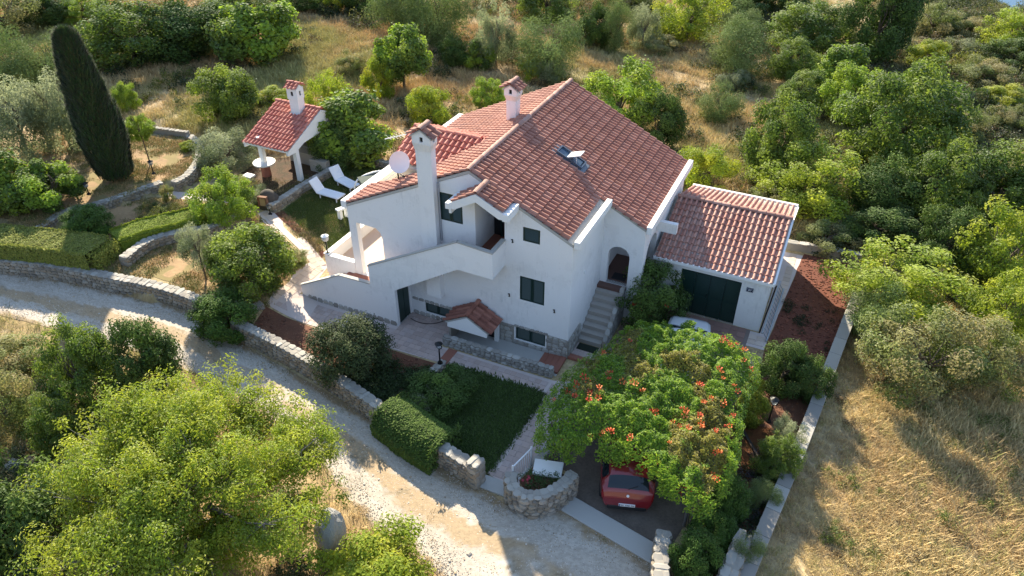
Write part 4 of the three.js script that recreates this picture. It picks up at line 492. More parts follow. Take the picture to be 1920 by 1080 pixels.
// x0, y0, x1, y1, kind, label, lift
const TREES = [
  // ---- top edge of the field, left to right
  [-60, -20, 60, 75, 'bramble', 'pale scrubby bush in the top left corner of the field'], [28, -15, 125, 50, 'dark', 'dark tree at the top edge, above the grey soft bushes on the left', .5], [110, -10, 190, 40, 'bright', 'green tree at the top edge just right of the dark top left tree', .5],
  [150, 5, 330, 125, 'oak', 'big dark shaded tree at the top edge right of the cypress tip', .6], [255, 0, 425, 112, 'dark', 'dense dark tree standing behind the reddish oat grass, top left', .4], [350, 35, 405, 112, 'soft', 'pale upright bush at the right edge of the dark trees, top left'],
  [405, 5, 545, 118, 'fig', 'broad mid green tree with large leaves above the gazebo chimney', .3], [380, -20, 500, 40, 'oak', 'leafy tree at the top edge above the large leaved tree', .5], [520, -30, 610, 22, 'dark', 'dark shrub on the top edge beyond the dry field'], [595, -30, 660, 26, 'lime', 'yellow green tree on the top edge beyond the dry field'],
  [690, -50, 800, 66, 'soft', 'tall soft grey green bush, left half of the pair behind the small fig'], [765, -40, 875, 84, 'soft', 'wide soft bush, right half of the pair behind the small fig'], [640, -30, 720, 30, 'dark', 'dark bush on the top edge left of the soft bush pair'],
  [706, 52, 800, 150, 'fig', 'small fig tree with a bare leaning trunk in the dry field behind the house', .9], [683, 108, 742, 188, 'lime', 'yellow green shrub below the small fig tree'], [632, 98, 684, 142, 'bramble', 'low grey green bush alone in the dry field'],
  [822, 70, 880, 128, 'dark', 'dark leafy shrub left of the pale shrub behind the left chimney'], [868, 78, 925, 132, 'fig', 'pale leaved shrub right of the dark leafy shrub behind the house'], [895, 10, 962, 126, 'olive', 'thin grey tree above the rear chimney', .6], [765, 160, 850, 245, 'lime', 'bright yellow shrub just above the front chimney'],
  [884, 145, 948, 206, 'bright', 'low green bush left of the rear chimney'], [968, 36, 1085, 150, 'soft', 'large round soft bush behind the peak of the roof'], [975, -40, 1075, 42, 'oak', 'tree at the top edge behind the round soft bush', .5], [1082, 12, 1150, 86, 'dark', 'round dark green bush left of its lighter twin on the top field'],
  [1125, 15, 1182, 100, 'soft', 'round grey green bush touching the dark round bush on its right'], [1005, 112, 1062, 160, 'olive', 'silvery shrub peeping over the roof peak'], [975, 108, 1016, 150, 'lime', 'tiny yellow green shrub by the silvery shrub behind the roof peak'], [1180, 10, 1235, 92, 'olive', 'thin see through tree between the round bushes and the yellow tree', .8],
  [1232, -20, 1352, 78, 'locust', 'yellow green tree at the top edge, above the tawny grass', .6], [1150, -40, 1240, 20, 'bramble', 'grey scrub on the top edge left of the yellow tree'], [1210, 70, 1275, 100, 'bramble', 'low dark scrub under the yellow tree at the top'], [1330, -40, 1450, 30, 'dark', 'dark tree on the top edge right of the yellow tree', .6],
  [1352, 8, 1425, 62, 'soft', 'smaller soft bush above the huge soft bush'], [1328, 48, 1440, 148, 'soft', 'huge soft olive coloured bush right of the tawny field'], [1348, 128, 1402, 172, 'olive', 'shrub with pale flower heads below the huge soft bush'],
  [1085, 118, 1242, 262, 'bright', 'bright leafy tree rising right behind the main roof', .8], [1190, 180, 1282, 285, 'dark', 'dark shaded tree at the lower right of the bright tree behind the roof', .3], [1316, 165, 1390, 232, 'soft', 'mid green bush on the right side of the back field'], [1268, 268, 1375, 372, 'lime', 'yellow green shrub behind the garage roof', .3],
  // ---- right-hand woods
  [1446, 8, 1595, 98, 'oak', 'large oak at the top of the right hand wood', .6], [1590, -40, 1715, 122, 'dark', 'tallest dark tree at the top of the right hand wood', .8], [1440, -30, 1520, 30, 'dark', 'dark tree filling the gap left of the large top oak', .4], [1450, 80, 1540, 155, 'oak', 'rounded tree under the large top oak', .3], [1532, 90, 1630, 178, 'fig', 'tree with bigger leaves right of the rounded tree in the wood', .3],
  [1466, 140, 1562, 215, 'oak', 'small tree by the grey scrub strip in the wood'], [1400, 192, 1532, 345, 'oak', 'wide oak right behind the garage', .5], [1545, 120, 1660, 235, 'bright', 'light green upper left part tree of the main wood', .5], [1590, 130, 1790, 325, 'oak', 'very broad oak in the middle of the right hand wood', .8], [1436, 272, 1625, 405, 'locust', 'yellow green tree behind the right end of the garage', .6],
  [1686, 272, 1835, 425, 'oak', 'oak right of the yellow green tree behind the garage', .7], [1790, 285, 1960, 430, 'oak', 'oak at the right picture edge, mid height', .7], [1600, 300, 1725, 420, 'dark', 'dark tree between the broad oak and the locust by the wall', .5], [1590, 380, 1720, 470, 'dark', 'shaded dark tree behind the locust by the wall', .3], [1720, 390, 1830, 520, 'dark', 'shaded dark tree between the two locusts on the right', .3],
  [1576, 448, 1805, 600, 'locust', 'yellow green locust overhanging the boundary wall on the right', .7], [1805, 392, 1960, 560, 'locust', 'yellow green locust at the right picture edge', .7], [1830, 520, 1960, 660, 'locust', 'lower yellow green locust at the right picture edge', .3], [1640, 575, 1845, 760, 'bramble', 'big dark bramble thicket right of the boundary wall'], [1600, 540, 1700, 640, 'soft', 'green bush leaning on the boundary wall under the locust'],
  [1780, 600, 1920, 740, 'bramble', 'bramble thicket at the right edge above the dry grass'], [1500, 420, 1600, 470, 'bramble', 'low scrub behind the red soil bed wall'], [1400, 345, 1480, 400, 'bramble', 'low scrub just behind the garage ridge'],
  // ---- scrub on the upper right
  [1712, 10, 1790, 70, 'bramble', 'brown scrub below the dark tallest tree, upper right'], [1780, 30, 1850, 72, 'bramble', 'scrub mound with cream flowers near the top right'], [1845, 20, 1960, 105, 'locust', 'yellow green bush in the top right corner'], [1860, 75, 1960, 130, 'dark', 'dark bush under the yellow green bush in the top right corner'], [1700, 75, 1775, 125, 'lime', 'yellow green weeds beside the tallest dark tree'],
  [1775, 70, 1830, 100, 'olive', 'pale flowering shrub in the middle of the upper right scrub'], [1800, 110, 1895, 165, 'bramble', 'wide green scrub mound on the upper right'], [1770, 168, 1830, 215, 'olive', 'white flowering shrub beside the broad oak'], [1840, 165, 1925, 200, 'lime', 'yellow green low shrub at the right edge, upper part'], [1850, 195, 1920, 245, 'bramble', 'grey purple dry bush at the right edge'], [1790, 205, 1860, 265, 'bramble', 'green brown scrub below the white flowering shrub'], [1750, 235, 1820, 275, 'lime', 'small lime shrub on the edge of the broad oak'], [1690, 120, 1770, 190, 'bright', 'light green crown on the upper right of the broad oak', .4],
  // ---- left garden
  [-60, 60, 60, 190, 'soft', 'soft grey green bush at the left picture edge'], [30, 72, 135, 165, 'soft', 'soft bush left of the cypress top'], [-30, 150, 85, 300, 'olive', 'silvery olive tree at the left picture edge', .8], [55, 130, 160, 285, 'olive', 'silvery olive tree just left of the cypress', .8],
  [-60, 292, 60, 396, 'fig', 'large leaved tree at the left picture edge in the upper garden', .4], [40, 304, 142, 392, 'fig', 'bright fig tree left of the cypress foot', .3], [212, 158, 256, 210, 'bright', 'small green tree touching the right side of the cypress'], [236, 214, 284, 262, 'bright', 'young tree with thin bare trunk right of the cypress', 1.6], [360, 128, 474, 232, 'bushy', 'rounded yellow green tree left of the gazebo roof', 0],
  [372, 242, 472, 322, 'olive', 'wide grey green shrub left of the gazebo'], [336, 264, 366, 284, 'lime', 'tiny yellow green shrub on the low back wall'], [360, 318, 466, 422, 'bright', 'vivid green bushy tree beside the garden path', .4], [338, 420, 398, 500, 'olive', 'thin pale young tree in front of the second hedge', .9],
  [386, 426, 541, 560, 'bushy', 'big rounded dense green bush in the middle garden', 0], [480, 165, 545, 200, 'lime', 'yellow green shrub behind the gazebo roof'], [585, 180, 735, 300, 'fig', 'big leafy tree with ivy right of the gazebo', .3], [575, 140, 655, 235, 'locust', 'yellow green tree peeping behind the gazebo gable', .3], [590, 245, 660, 320, 'dark', 'dark ivy covered bush against the gazebo side wall'],
  // ---- front and lower left
  [85, 612, 215, 790, 'oak', 'dark green tree behind the big locust, lower left', .3], [190, 600, 326, 760, 'dark', 'dark evergreen tree at the road side, lower left', .3], [-70, 645, 75, 735, 'bramble', 'brown green bramble thicket at the left picture edge'], [-60, 690, 70, 840, 'bramble', 'dry bramble at the left picture edge, lower part'], [-120, 860, 110, 1110, 'dark', 'dark tree in the bottom left corner', .2], [60, 740, 160, 860, 'oak', 'shaded green bush left of the big locust', .2],
];
for (const [x0, y0, x1, y1, k, label, lift = 0] of TREES) plant(x0, y0, x1, y1, k, label, { lift: lift >= .9 ? lift : lift * .25, mat: k === 'dark' || k === 'soft' ? LEAFD : LEAF });
for (const [x0, y0, x1, y1, k, label] of [[118, 384, 208, 452, 'ball', 'clipped round bush on the left garden wall, near the long hedge'], [1258, 995, 1352, 1092, 'ball', 'clipped round bush nearest the bottom right corner of the plot'], [1292, 952, 1382, 1032, 'ball', 'clipped round bush, middle one of three beside the driveway'], [1325, 890, 1408, 975, 'ball', 'clipped round bush, highest of three beside the driveway'],
  [1382, 735, 1440, 800, 'yellowball', 'clipped yellow green bush beside the black garden lamp'], [1392, 700, 1432, 745, 'yellowball', 'smaller yellow green bush behind the clipped yellow one']]) plant(x0, y0, x1, y1, k, label, { mat: LEAFD, name: 'clipped_bush' });
plant(770, 690, 885, 775, 'dark', 'low dark shrub mass between the big round bush and the front lawn', { mat: LEAFD, name: 'low_shrub', cat: 'shrub' });
plant(578, 588, 728, 722, 'bushdark', 'large rounded dark green bush in the front soil bed by the walk', { mat: LEAFD, name: 'evergreen_bush', cat: 'bush', lift: .1 });
plant(360, 545, 478, 645, 'ball', 'dark round bush spilling over the wall at the end of the paved ramp', { mat: LEAFD, name: 'round_bush' });
plant(1160, 498, 1285, 618, 'dark', 'dark climbing bush with a few red flowers beside the outdoor stairs', { mat: LEAFD, name: 'climbing_bush', cat: 'bush' });
plant(720, 738, 800, 800, 'olive', 'pale leaved shrub leaning over the road wall by the front lawn', { name: 'leafy_shrub', cat: 'shrub' });
plant(1425, 640, 1515, 745, 'dark', 'dark glossy shrub with long leaves in front of the red soil bed', { mat: LEAFD, name: 'oleander_shrub', cat: 'shrub' });
plant(1490, 672, 1560, 760, 'dark', 'dark low shrub against the boundary wall', { mat: LEAFD, name: 'low_shrub', cat: 'shrub' });
plant(1450, 780, 1512, 850, 'olive', 'pale rose like shrub near the boundary wall', { name: 'pale_shrub', cat: 'shrub' });
plant(1420, 815, 1500, 905, 'oak', 'green shrub below the pale shrub at the boundary wall', { name: 'green_shrub', cat: 'shrub' });
plant(1400, 905, 1462, 965, 'soft', 'dim purple green shrub right of the clipped bushes', { name: 'lavender_shrub', cat: 'shrub' });
plant(1375, 1000, 1430, 1065, 'soft', 'dim lavender shrub low by the flat topped wall', { name: 'lavender_shrub', cat: 'shrub' });
plant(605, 1025, 822, 1120, 'lime', 'yellow green shrub at the bottom edge beside the road', { lift: .1 });
plant(530, 468, 578, 503, 'bramble', 'low garden shrub at the edge of the paved ramp', { name: 'low_shrub', cat: 'shrub' });
plant(420, 330, 480, 375, 'bramble', 'low mixed shrub in front of the gazebo patio', { name: 'low_shrub', cat: 'shrub' });
plant(462, 345, 500, 385, 'olive', 'small grey shrub beside the stone oven', { name: 'low_shrub', cat: 'shrub' });
plant(300, 345, 325, 378, 'bramble', 'tiny shrub at the meeting of the two curved walls', { name: 'low_shrub', cat: 'shrub' });
// ---- cypress
{
  const b = spot(222, 335), r = mulberry(77), L = new Leaves(r); let top = 0; for (let y = 4; y < 14; y += .1) { const p = V(b.x, b.y + y, b.z).sub(EYE), v = 540 - FPX * p.dot(UPV) / p.dot(FWD); if (v < 58) { top = y; break; } }
  const t = thing('cypress_tree', 'tall dark cypress standing in the upper garden on the left', 'tree', [b.x, b.y, b.z]); const H = top, RM = 1.2;
  const rad = (u) => RM * Math.min(1, .8 + .67 * u) * (1 - .62 * Math.pow(Math.max(0, (u - .25) / .75), 1.5)) * (u > .95 ? Math.sqrt(Math.max(.02, (1 - u) / .05)) : 1);
  for (let i = 0; i < 34000; i++) { const u = Math.pow(r(), .85), a = r() * 6.283, lump = .74 + .34 * fbm(Math.cos(a) * 3.4 + 9, Math.sin(a) * 3.4 + u * 9, 9) + .16 * (fbm(Math.cos(a) * 9, Math.sin(a) * 9 + u * 26, 19) - .3), R = rad(u) * lump * (1 - .25 * r() * r()), p = V(Math.cos(a) * R - u * .3, .25 + u * (H - .3), Math.sin(a) * R), o = V(Math.cos(a), .9, Math.sin(a)).normalize(); L.blade(p, V(Math.cos(a) * .4 + (r() - .5) * .5, 1, Math.sin(a) * .4 + (r() - .5) * .5).normalize(), rr(.16, .42, r), .03, pick(PAL.cypress, r).map((c) => c * rr(.7, 1.4, r)), .05); }
  mesh('crown', L.build(), LEAFD, t); mesh('trunk', bar(V(0, -.1, 0), V(-.2, H * .8, 0), .2, 8, .05), M.trunk, t);
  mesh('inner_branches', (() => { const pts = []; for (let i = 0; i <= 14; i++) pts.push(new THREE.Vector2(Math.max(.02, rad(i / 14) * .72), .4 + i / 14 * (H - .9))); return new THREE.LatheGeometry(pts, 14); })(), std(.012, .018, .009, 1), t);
}
// ---- the big locust in front, branch by branch
{
  const P = atY(335, 885, 3.2), gy = heightAt(P.x, P.z), t = thing('locust_tree', 'large feathery yellow green tree across the lower left, in front of the road', 'tree', [P.x, gy, P.z]), r = mulberry(4242), L = new Leaves(r), limbs = [];
  const D = P.clone().sub(EYE).dot(FWD), RX = 305 * D / FPX, top = 5.3; limbs.push(bar(V(.3, -.2, .1), V(.15, 1.5, .05), .17, 8, .13), bar(V(.15, 1.5, .05), V(.1, 2.6, .1), .13, 7, .09));
  const spray = (p, out, R, n) => { const k = pick(PAL.locust, r), tone = .85 + .3 * r(); for (let i = 0; i < n; i++) { const o = ball(r); const q = p.clone().addScaledVector(o, R); q.y += R * .3 * (1 - o.length()); L.leaf(q, o.clone().normalize().addScaledVector(out, .5).normalize(), rr(.07, .135, r), rr(.035, .055, r), k.map((x) => x * tone), .2); } };
  for (let i = 0; i < 84; i++) { const a = r() * 6.283, d = Math.sqrt(r()) * .9, tip = V(Math.cos(a) * d * RX, (d > .6 ? rr(.5, 1.5, r) : 1.6) + (top - 1.9) * Math.sqrt(1 - d * d * .72) * rr(.72, 1, r), Math.sin(a) * d * RX * .92), s = V(tip.x * .22 + .15, 1.7 + r() * .9, tip.z * .22 + .15), m = s.clone().lerp(tip, .55).add(V((r() - .5) * .5, -.2, (r() - .5) * .5)); limbs.push(bar(s, m, .05, 5, .03), bar(m, tip, .03, 5, .012)); const out = V(tip.x / RX, .6, tip.z / RX).normalize();
    for (let k = 0; k < 15; k++) { const c = m.clone().lerp(tip, rr(.25, 1.12, r)).add(V((r() - .5) * 1.25, (r() - .5) * .6, (r() - .5) * 1.25)); limbs.push(bar(m.clone().lerp(tip, .6), c, .012, 3, .005)); spray(c, out, rr(.24, .42, r), 84); } }
  for (let i = 0; i < 30; i++) { const a = rr(-.3, 3.0, r), d = rr(.35, .9, r), c = V(Math.cos(a) * d * RX, rr(.9, 2.6, r), Math.sin(a) * d * RX * .92), s = c.clone().multiplyScalar(.35).setY(1.8); limbs.push(bar(s, c, .035, 5, .012)); for (let k = 0; k < 9; k++) spray(s.clone().lerp(c, rr(.45, 1.1, r)).add(V((r() - .5) * .9, (r() - .5) * .5, (r() - .5) * .9)), V(c.x / RX, .5, c.z / RX).normalize(), rr(.24, .42, r), 84); }
  mesh('crown', L.build(), LEAF, t); mesh('trunk', limbs[0], M.trunkGrey, t); mesh('branches', merge(limbs.slice(1)), M.trunkGrey, t);
}
// ---- hedges: clipped boxes of small leaves
function hedge(label, pts, w, h, pal, n, round = 0) {
  const r = mulberry(n + 5), L = new Leaves(r, .85), c = new THREE.CatmullRomCurve3(pts.map(([x, z]) => V(x, 0, z)), false, 'centripetal'), len = c.getLength(), t = thing('clipped_hedge', label, 'hedge', [pts[0][0], heightAt(...pts[0]), pts[0][1]]), o = t.position;
  for (let i = 0; i < n; i++) { const u = r(), p = c.getPointAt(u), d = c.getTangentAt(u), s = V(-d.z, 0, d.x), f = r(); let a, y, out; if (u < .03 || u > .97) { a = (r() - .5) * w * .9; y = r() * h * .95; out = d.clone().multiplyScalar(u < .5 ? -1 : 1); } else if (f < .5) { a = (r() - .5) * w; y = h * (1 - round * Math.pow(Math.abs(2 * a / w), 2.2)); out = V(0, 1, 0); } else { const k = r() < .5 ? 1 : -1; y = .05 + r() * h * (1 - round); a = k * w / 2; out = s.clone().multiplyScalar(k); } const lump = (fbm(p.x * 2 + a, p.z * 2 + y, 3) - .5) * .14; const q = V(p.x, heightAt(p.x, p.z) + y * (f < .5 ? 1 : 1), p.z).addScaledVector(s, a).addScaledVector(out, lump - .06 * r()).sub(o); L.leaf(q, out, rr(.07, .12, r), .06, pick(pal, r), 0); }
  const core = []; for (let i = 1; i < 11; i++) { const a = c.getPointAt(i / 12), b = c.getPointAt((i + 1) / 12), g = new THREE.BoxGeometry(a.distanceTo(b) + .1, (h - .12) * (1 - round), w - .16); g.rotateY(-Math.atan2(b.z - a.z, b.x - a.x)); g.translate((a.x + b.x) / 2 - o.x, heightAt(a.x, a.z) + (h - .12) * (1 - round) / 2 - o.y, (a.z + b.z) / 2 - o.z); core.push(g); }
  mesh('twigs', merge(core), std(.06, .07, .022, 1), t); mesh('foliage', L.build(), LEAFD, t); return t;
}
hedge('long clipped hedge on top of the retaining wall along the road', [[-40, 7.0], [-33, 6.2], [-27.5, 5.0], [-24.3, 4.1], [-21.3, 3.45]], 1.7, 1.0, [[.27, .29, .05], [.23, .26, .045], [.31, .32, .07], [.18, .22, .04]], 62000);
hedge('slanting bright clipped hedge in the garden above the curved wall', [[-22.3, 2.4], [-21.8, 1.2], [-21.0, .1], [-20.3, -1.2]], 1.35, .75, [[.25, .32, .035], [.21, .28, .03], [.29, .34, .045]], 30000);
hedge('low fine leaved hedge along the road wall below the front lawn', [[-4.6, 6.0], [-3.6, 6.3], [-2.6, 6.58], [-1.75, 6.75]], 1.75, 1.15, [[.06, .10, .016], [.075, .115, .02], [.05, .085, .014]].map((c) => c.map((v) => v * 1.5)), 26000, .6);

// ------------------------------------------------------------------ grass and ground cover (nobody could count it)
const inHouse = (x, z) => (x > -12.2 && x < 7.2 && z > -12.2 && z < 3) ;
function scatter(name, label, cat, geos, mat, n, region, colour, size, seed) {
  const r = mulberry(seed), lists = geos.map(() => []), colours = geos.map(() => []), [x0, x1, z0, z1] = region.box; let guard = 0, k = 0;
  while (k < n && guard++ < n * 14) { const x = lerp(x0, x1, r()), z = lerp(z0, z1, r()); const w = region.weight(x, z); if (r() > w) continue; const s = size(x, z, r), gi = Math.floor(r() * geos.length), m4 = new THREE.Matrix4().makeRotationY(r() * 6.283).multiply(new THREE.Matrix4().makeScale(s, s * rr(.7, 1.25, r), s)); m4.setPosition(x, heightAt(x, z) - .01, z); lists[gi].push(m4); colours[gi].push(colour(x, z, r)); k++; }
  const root = new THREE.Group(); root.name = numbered(name); root.userData = { label, category: cat, kind: 'stuff' }; scene.add(root);
  geos.forEach((g, i) => { const im = new THREE.InstancedMesh(g, mat, lists[i].length); im.name = name + '_tufts'; lists[i].forEach((m, j) => { im.setMatrixAt(j, m); im.setColorAt(j, colours[i][j]); }); im.castShadow = im.receiveShadow = true; im.userData.kind = 'stuff'; root.add(im); });
}
const tuftGeo = (seed, n, h, spread, wid) => { const r = mulberry(seed), L = new Leaves(r); for (let i = 0; i < n; i++) { const a = r() * 6.283, d = V(Math.cos(a) * 1.1 * r(), .9, Math.sin(a) * 1.1 * r()).normalize(), k = .75 + .5 * r(); L.blade(V((r() - .5) * spread, 0, (r() - .5) * spread), d, h * rr(.5, 1.1, r), wid * rr(.7, 1.3, r), [k, k, k], (r() - .3) * h * .5); } return L.build(); };
const TUFT = [tuftGeo(1, 34, .30, .55, .009), tuftGeo(2, 34, .24, .6, .010), tuftGeo(3, 26, .42, .45, .009)], LAWN = [tuftGeo(7, 22, .09, .3, .010), tuftGeo(8, 22, .075, .3, .011)];
const FIELD = (x, z) => !inPoly(x, z, PLOT) && !(z > roadZ(x) - .1 && inPoly(x, z, ROADP));
const straw = (x, z, r) => { const c = [0, 0, 0]; const a = r(), n1 = fbm(x * .11, z * .11, 21), n2 = fbm(x * .45 + 9, z * .45, 31); c[0] = .60; c[1] = .47; c[2] = .23; mixc(c, .47, .33, .165, sstep(.45, .62, n2) * .6); mixc(c, .30, .31, .09, Math.min(1, sstep(.5, .66, n1) * .6 + (a < .12 ? .8 : 0))); const left = sstep(-5, -20, x) * sstep(-12, -16, z); mixc(c, .55, .36, .18, left * sstep(.35, .6, 1 - n1) * .55); const right = sstep(2, 14, x) * sstep(-12, -20, z); mixc(c, .27, .27, .10, right * .6); const k = rr(.75, 1.25, r); return C3(c[0] * k, c[1] * k, c[2] * k); };
scatter('dry_grass', 'tawny dry grass covering the field right of the boundary wall', 'grass', TUFT, DRY, 30000, { box: [8.6, 30, -12, 17], weight: (x, z) => FIELD(x, z) && x > lerp(10.6, 8.6, clamp((z + 9.6) / 17, 0, 1)) ? .5 + .5 * sstep(.3, .55, fbm(x * .5, z * .5, 61)) : 0 }, straw, (x, z, r) => rr(.6, 1.25, r) * lerp(.55, 1.05, sstep(9.5, 13, x)), 11);
scatter('dry_grass', 'tawny and green grass over the fields behind the house', 'grass', TUFT, DRY, 75000, { box: [-70, 34, -74, -9], weight: (x, z) => FIELD(x, z) ? (.1 + .9 * sstep(.28, .55, fbm(x * .35, z * .35, 62))) * (.4 + .6 * sstep(-60, -20, z)) : 0 }, straw, (x, z, r) => rr(.8, 1.7, r), 12);
scatter('verge_grass', 'dry grass on the verge below the gravel road', 'grass', TUFT, DRY, 14000, { box: [-45, 3, 4, 22], weight: (x, z) => FIELD(x, z) && z > roadZ(x) ? .2 + .8 * sstep(.3, .55, fbm(x * .5, z * .5, 63)) : 0 }, straw, (x, z, r) => rr(.55, 1.2, r), 13);
scatter('garden_grass', 'thin dry grass in the left hand garden', 'grass', LAWN, DRY, 12000, { box: [-40, -13, -8.5, 5], weight: (x, z) => inPoly(x, z, GARDEN) && !inPoly(x, z, GPATH) && !inPoly(x, z, [[-19.1, -4.5], [-24.5, -3.1], [-24.4, -2.35], [-19.3, -3.75]]) && !inPoly(x, z, [[-13.1, 2.6], [-12.3, .2], [-12.6, -1.1], [-13.3, -1.5], [-13.6, 1.0]]) ? sstep(.38, .6, fbm(x * .6, z * .6, 64)) : 0 }, (x, z, r) => { const g = r() < .45; return g ? C3(.17, .18, .05) : C3(.42, .29, .13); }, (x, z, r) => rr(.8, 1.7, r), 14);
const FLAWN = [[-4.05, 2.5], [-.1, 2.4], [-.36, 6.4], [-.55, 6.7], [-4.3, 5.9]], BLAWN = [[-17.5, -4.1], [-17.5, -8.4], [-17.6, -10.2], [-12.3, -10.2], [-12.2, -2.2], [-13.3, -2.2]];
scatter('lawn_grass', 'thick dark green ground cover on the front lawn', 'lawn', LAWN, LEAFD, 9000, { box: [-4.5, 0, 2.3, 6.8], weight: (x, z) => inPoly(x, z, FLAWN) ? 1 : 0 }, (x, z, r) => { const k = rr(.7, 1.3, r); return C3(.085 * k, .14 * k, .03 * k); }, (x, z, r) => rr(.9, 2.2, r), 15);
scatter('lawn_grass', 'patchy green lawn behind the terrace with two sunbeds', 'lawn', LAWN, LEAFD, 12000, { box: [-18, -12, -10.6, -2], weight: (x, z) => inPoly(x, z, BLAWN) ? .25 + .75 * sstep(.36, .55, fbm(x * .5, z * .5, 65)) : 0 }, (x, z, r) => { const k = rr(.7, 1.3, r); return C3(.10 * k, .135 * k, .025 * k); }, (x, z, r) => rr(.8, 1.6, r), 16);
scatter('track_weeds', 'sparse dry weeds on the middle and edges of the gravel road', 'weeds', LAWN, DRY, 3800, { box: [-45, 8, 3, 22], weight: (x, z) => { if (!inPoly(x, z, ROADP)) return 0; const c = (z - roadZ(x)) / 4; return (Math.abs(c - .5) < .14 ? .5 : c < .14 ? .45 : .02) * sstep(.42, .6, fbm(x * .8, z * .8, 71)); } }, (x, z, r) => r() < .3 ? C3(.16, .17, .06) : C3(.42, .30, .16), (x, z, r) => rr(.6, 1.3, r), 17);
// low undergrowth between the trees: leafy clumps
const CLUMP = [1, 2, 3].map((i) => crown(9000 + i, { pal: [[1, 1, 1], [.8, .85, .8], [1.1, 1.05, 1]], n: 420, clumps: 14, leaf: .17, cr: [.25, .42], flat: .35, wild: .3 }));
const treeAt = TREES.map(([a, b, c, d]) => { const p = spot((a + c) / 2, (b + d) / 2 + (d - b) * .3); return [p.x, p.z, (c - a) / 2 * p.clone().sub(EYE).length() / FPX]; });
const nearTree = (x, z) => { let m = 0; for (const [a, b, R] of treeAt) { const d = Math.hypot(x - a, z - b) / (R * 1.7 + .5); if (d < 1) m = Math.max(m, 1 - d); } return m; };
scatter('undergrowth', 'tangled low undergrowth between the trees of the field and the wood', 'undergrowth', CLUMP, LEAF, 2800, { box: [-62, 34, -76, -9], weight: (x, z) => { if (!FIELD(x, z) || z > -11.5 && x < 9) return 0; return clamp((x < -2 ? .012 : .03) + (x < -2 ? .32 : .75) * nearTree(x, z) + .85 * sstep(9, 16, x + z * -.12 - 2) * sstep(.4, .55, fbm(x * .25, z * .25, 66)) + .35 * sstep(.55, .68, fbm(x * .2, z * .2, 68)), 0, 1); } },
  (x, z, r) => { const q = r(), c = q < .35 ? [.085, .105, .035] : q < .6 ? [.13, .14, .045] : q < .8 ? [.055, .08, .02] : q < .92 ? [.15, .11, .055] : [.18, .20, .03], k = rr(.8, 1.2, r); return C3(c[0] * k, c[1] * k, c[2] * k); }, (x, z, r) => rr(.35, 1.0, r) * (z < -30 ? 1.35 : 1), 21);
scatter('undergrowth', 'low weeds and bramble beside the big locust below the road', 'undergrowth', CLUMP, LEAF, 420, { box: [-32, 2, 8, 21], weight: (x, z) => FIELD(x, z) && z > roadZ(x) + 4.2 ? sstep(.42, .6, fbm(x * .3, z * .3, 67)) : 0 }, (x, z, r) => { const c = r() < .5 ? [.10, .12, .04] : r() < .5 ? [.15, .11, .055] : [.07, .095, .025]; return C3(...c); }, (x, z, r) => rr(.25, .7, r), 22);
scatter('field_weeds', 'scattered green weeds standing in the tawny grass on the right', 'weeds', CLUMP, LEAF, 230, { box: [10, 24, -8, 14], weight: (x, z) => FIELD(x, z) ? sstep(.45, .65, fbm(x * .4, z * .4, 69)) : 0 }, (x, z, r) => r() < .62 ? C3(.16, .20, .04) : C3(.24, .17, .09), (x, z, r) => rr(.15, .42, r), 23);
scatter('garden_plants', 'strawberry like ground cover in the left garden bed', 'ground cover', CLUMP, LEAF, 55, { box: [-24.5, -19.5, -2.4, 1], weight: (x, z) => inPoly(x, z, [[-24.2, -1.2], [-22.8, -2.2], [-20.2, -2.7], [-21.6, -.6], [-23.2, .4]]) ? 1 : 0 }, (x, z, r) => r() < .6 ? C3(.16, .17, .035) : C3(.10, .14, .03), (x, z, r) => rr(.2, .4, r), 24);
scatter('bed_plants', 'low dark plants in the shaded red soil bed by the garage', 'ground cover', CLUMP, LEAFD, 26, { box: [7.4, 9.6, -8, -3], weight: () => 1 }, (x, z, r) => C3(.045, .06, .025), (x, z, r) => rr(.12, .3, r), 25);
scatter('bed_plants', 'lavender and low plants along the inside of the boundary wall', 'ground cover', CLUMP, LEAFD, 70, { box: [6.6, 9, 1.5, 8.4], weight: (x, z) => inPoly(x, z, [[7.9, 1.8], [8.9, 1.8], [8.1, 8.3], [6.5, 8.3], [6.9, 6]]) ? 1 : 0 }, (x, z, r) => r() < .4 ? C3(.10, .09, .11) : C3(.05, .075, .03), (x, z, r) => rr(.2, .42, r), 26);

{ const r = mulberry(501); for (const [nm, label, poly, n, c] of [['soil_clods', 'crumbly clods on the red soil beside the garage', [[7.7, -12.1], [9.6, -12.1], [9.9, -9.2], [9.4, -3.2], [7.25, -3.1]], 900, [.15, .05, .028]], ['soil_clods', 'crumbly clods on the soil bed in front of the house', [[-12.9, 2.8], [-10.4, 2.85], [-4.5, 2.6], [-4.4, 5.7], [-8, 5.3], [-12.4, 4.3]], 900, [.14, .058, .034]]]) { const im = new THREE.InstancedMesh(stoneGeos[2], std(1, 1, 1, 1), n); let k = 0; while (k < n) { const x = rr(-13, 10, r), z = rr(-12.5, 6, r); if (!inPoly(x, z, poly)) continue; const s = rr(.015, .06, r); im.setMatrixAt(k, new THREE.Matrix4().makeRotationY(r() * 6).multiply(new THREE.Matrix4().makeScale(s, s * .7, s)).setPosition(x, heightAt(x, z) + .012, z)); const q = rr(.6, 1.5, r); im.setColorAt(k++, C3(c[0] * q, c[1] * q, c[2] * q)); } im.name = numbered(nm); im.userData = { kind: 'stuff', label, category: 'soil' }; im.castShadow = im.receiveShadow = true; scene.add(im); } }
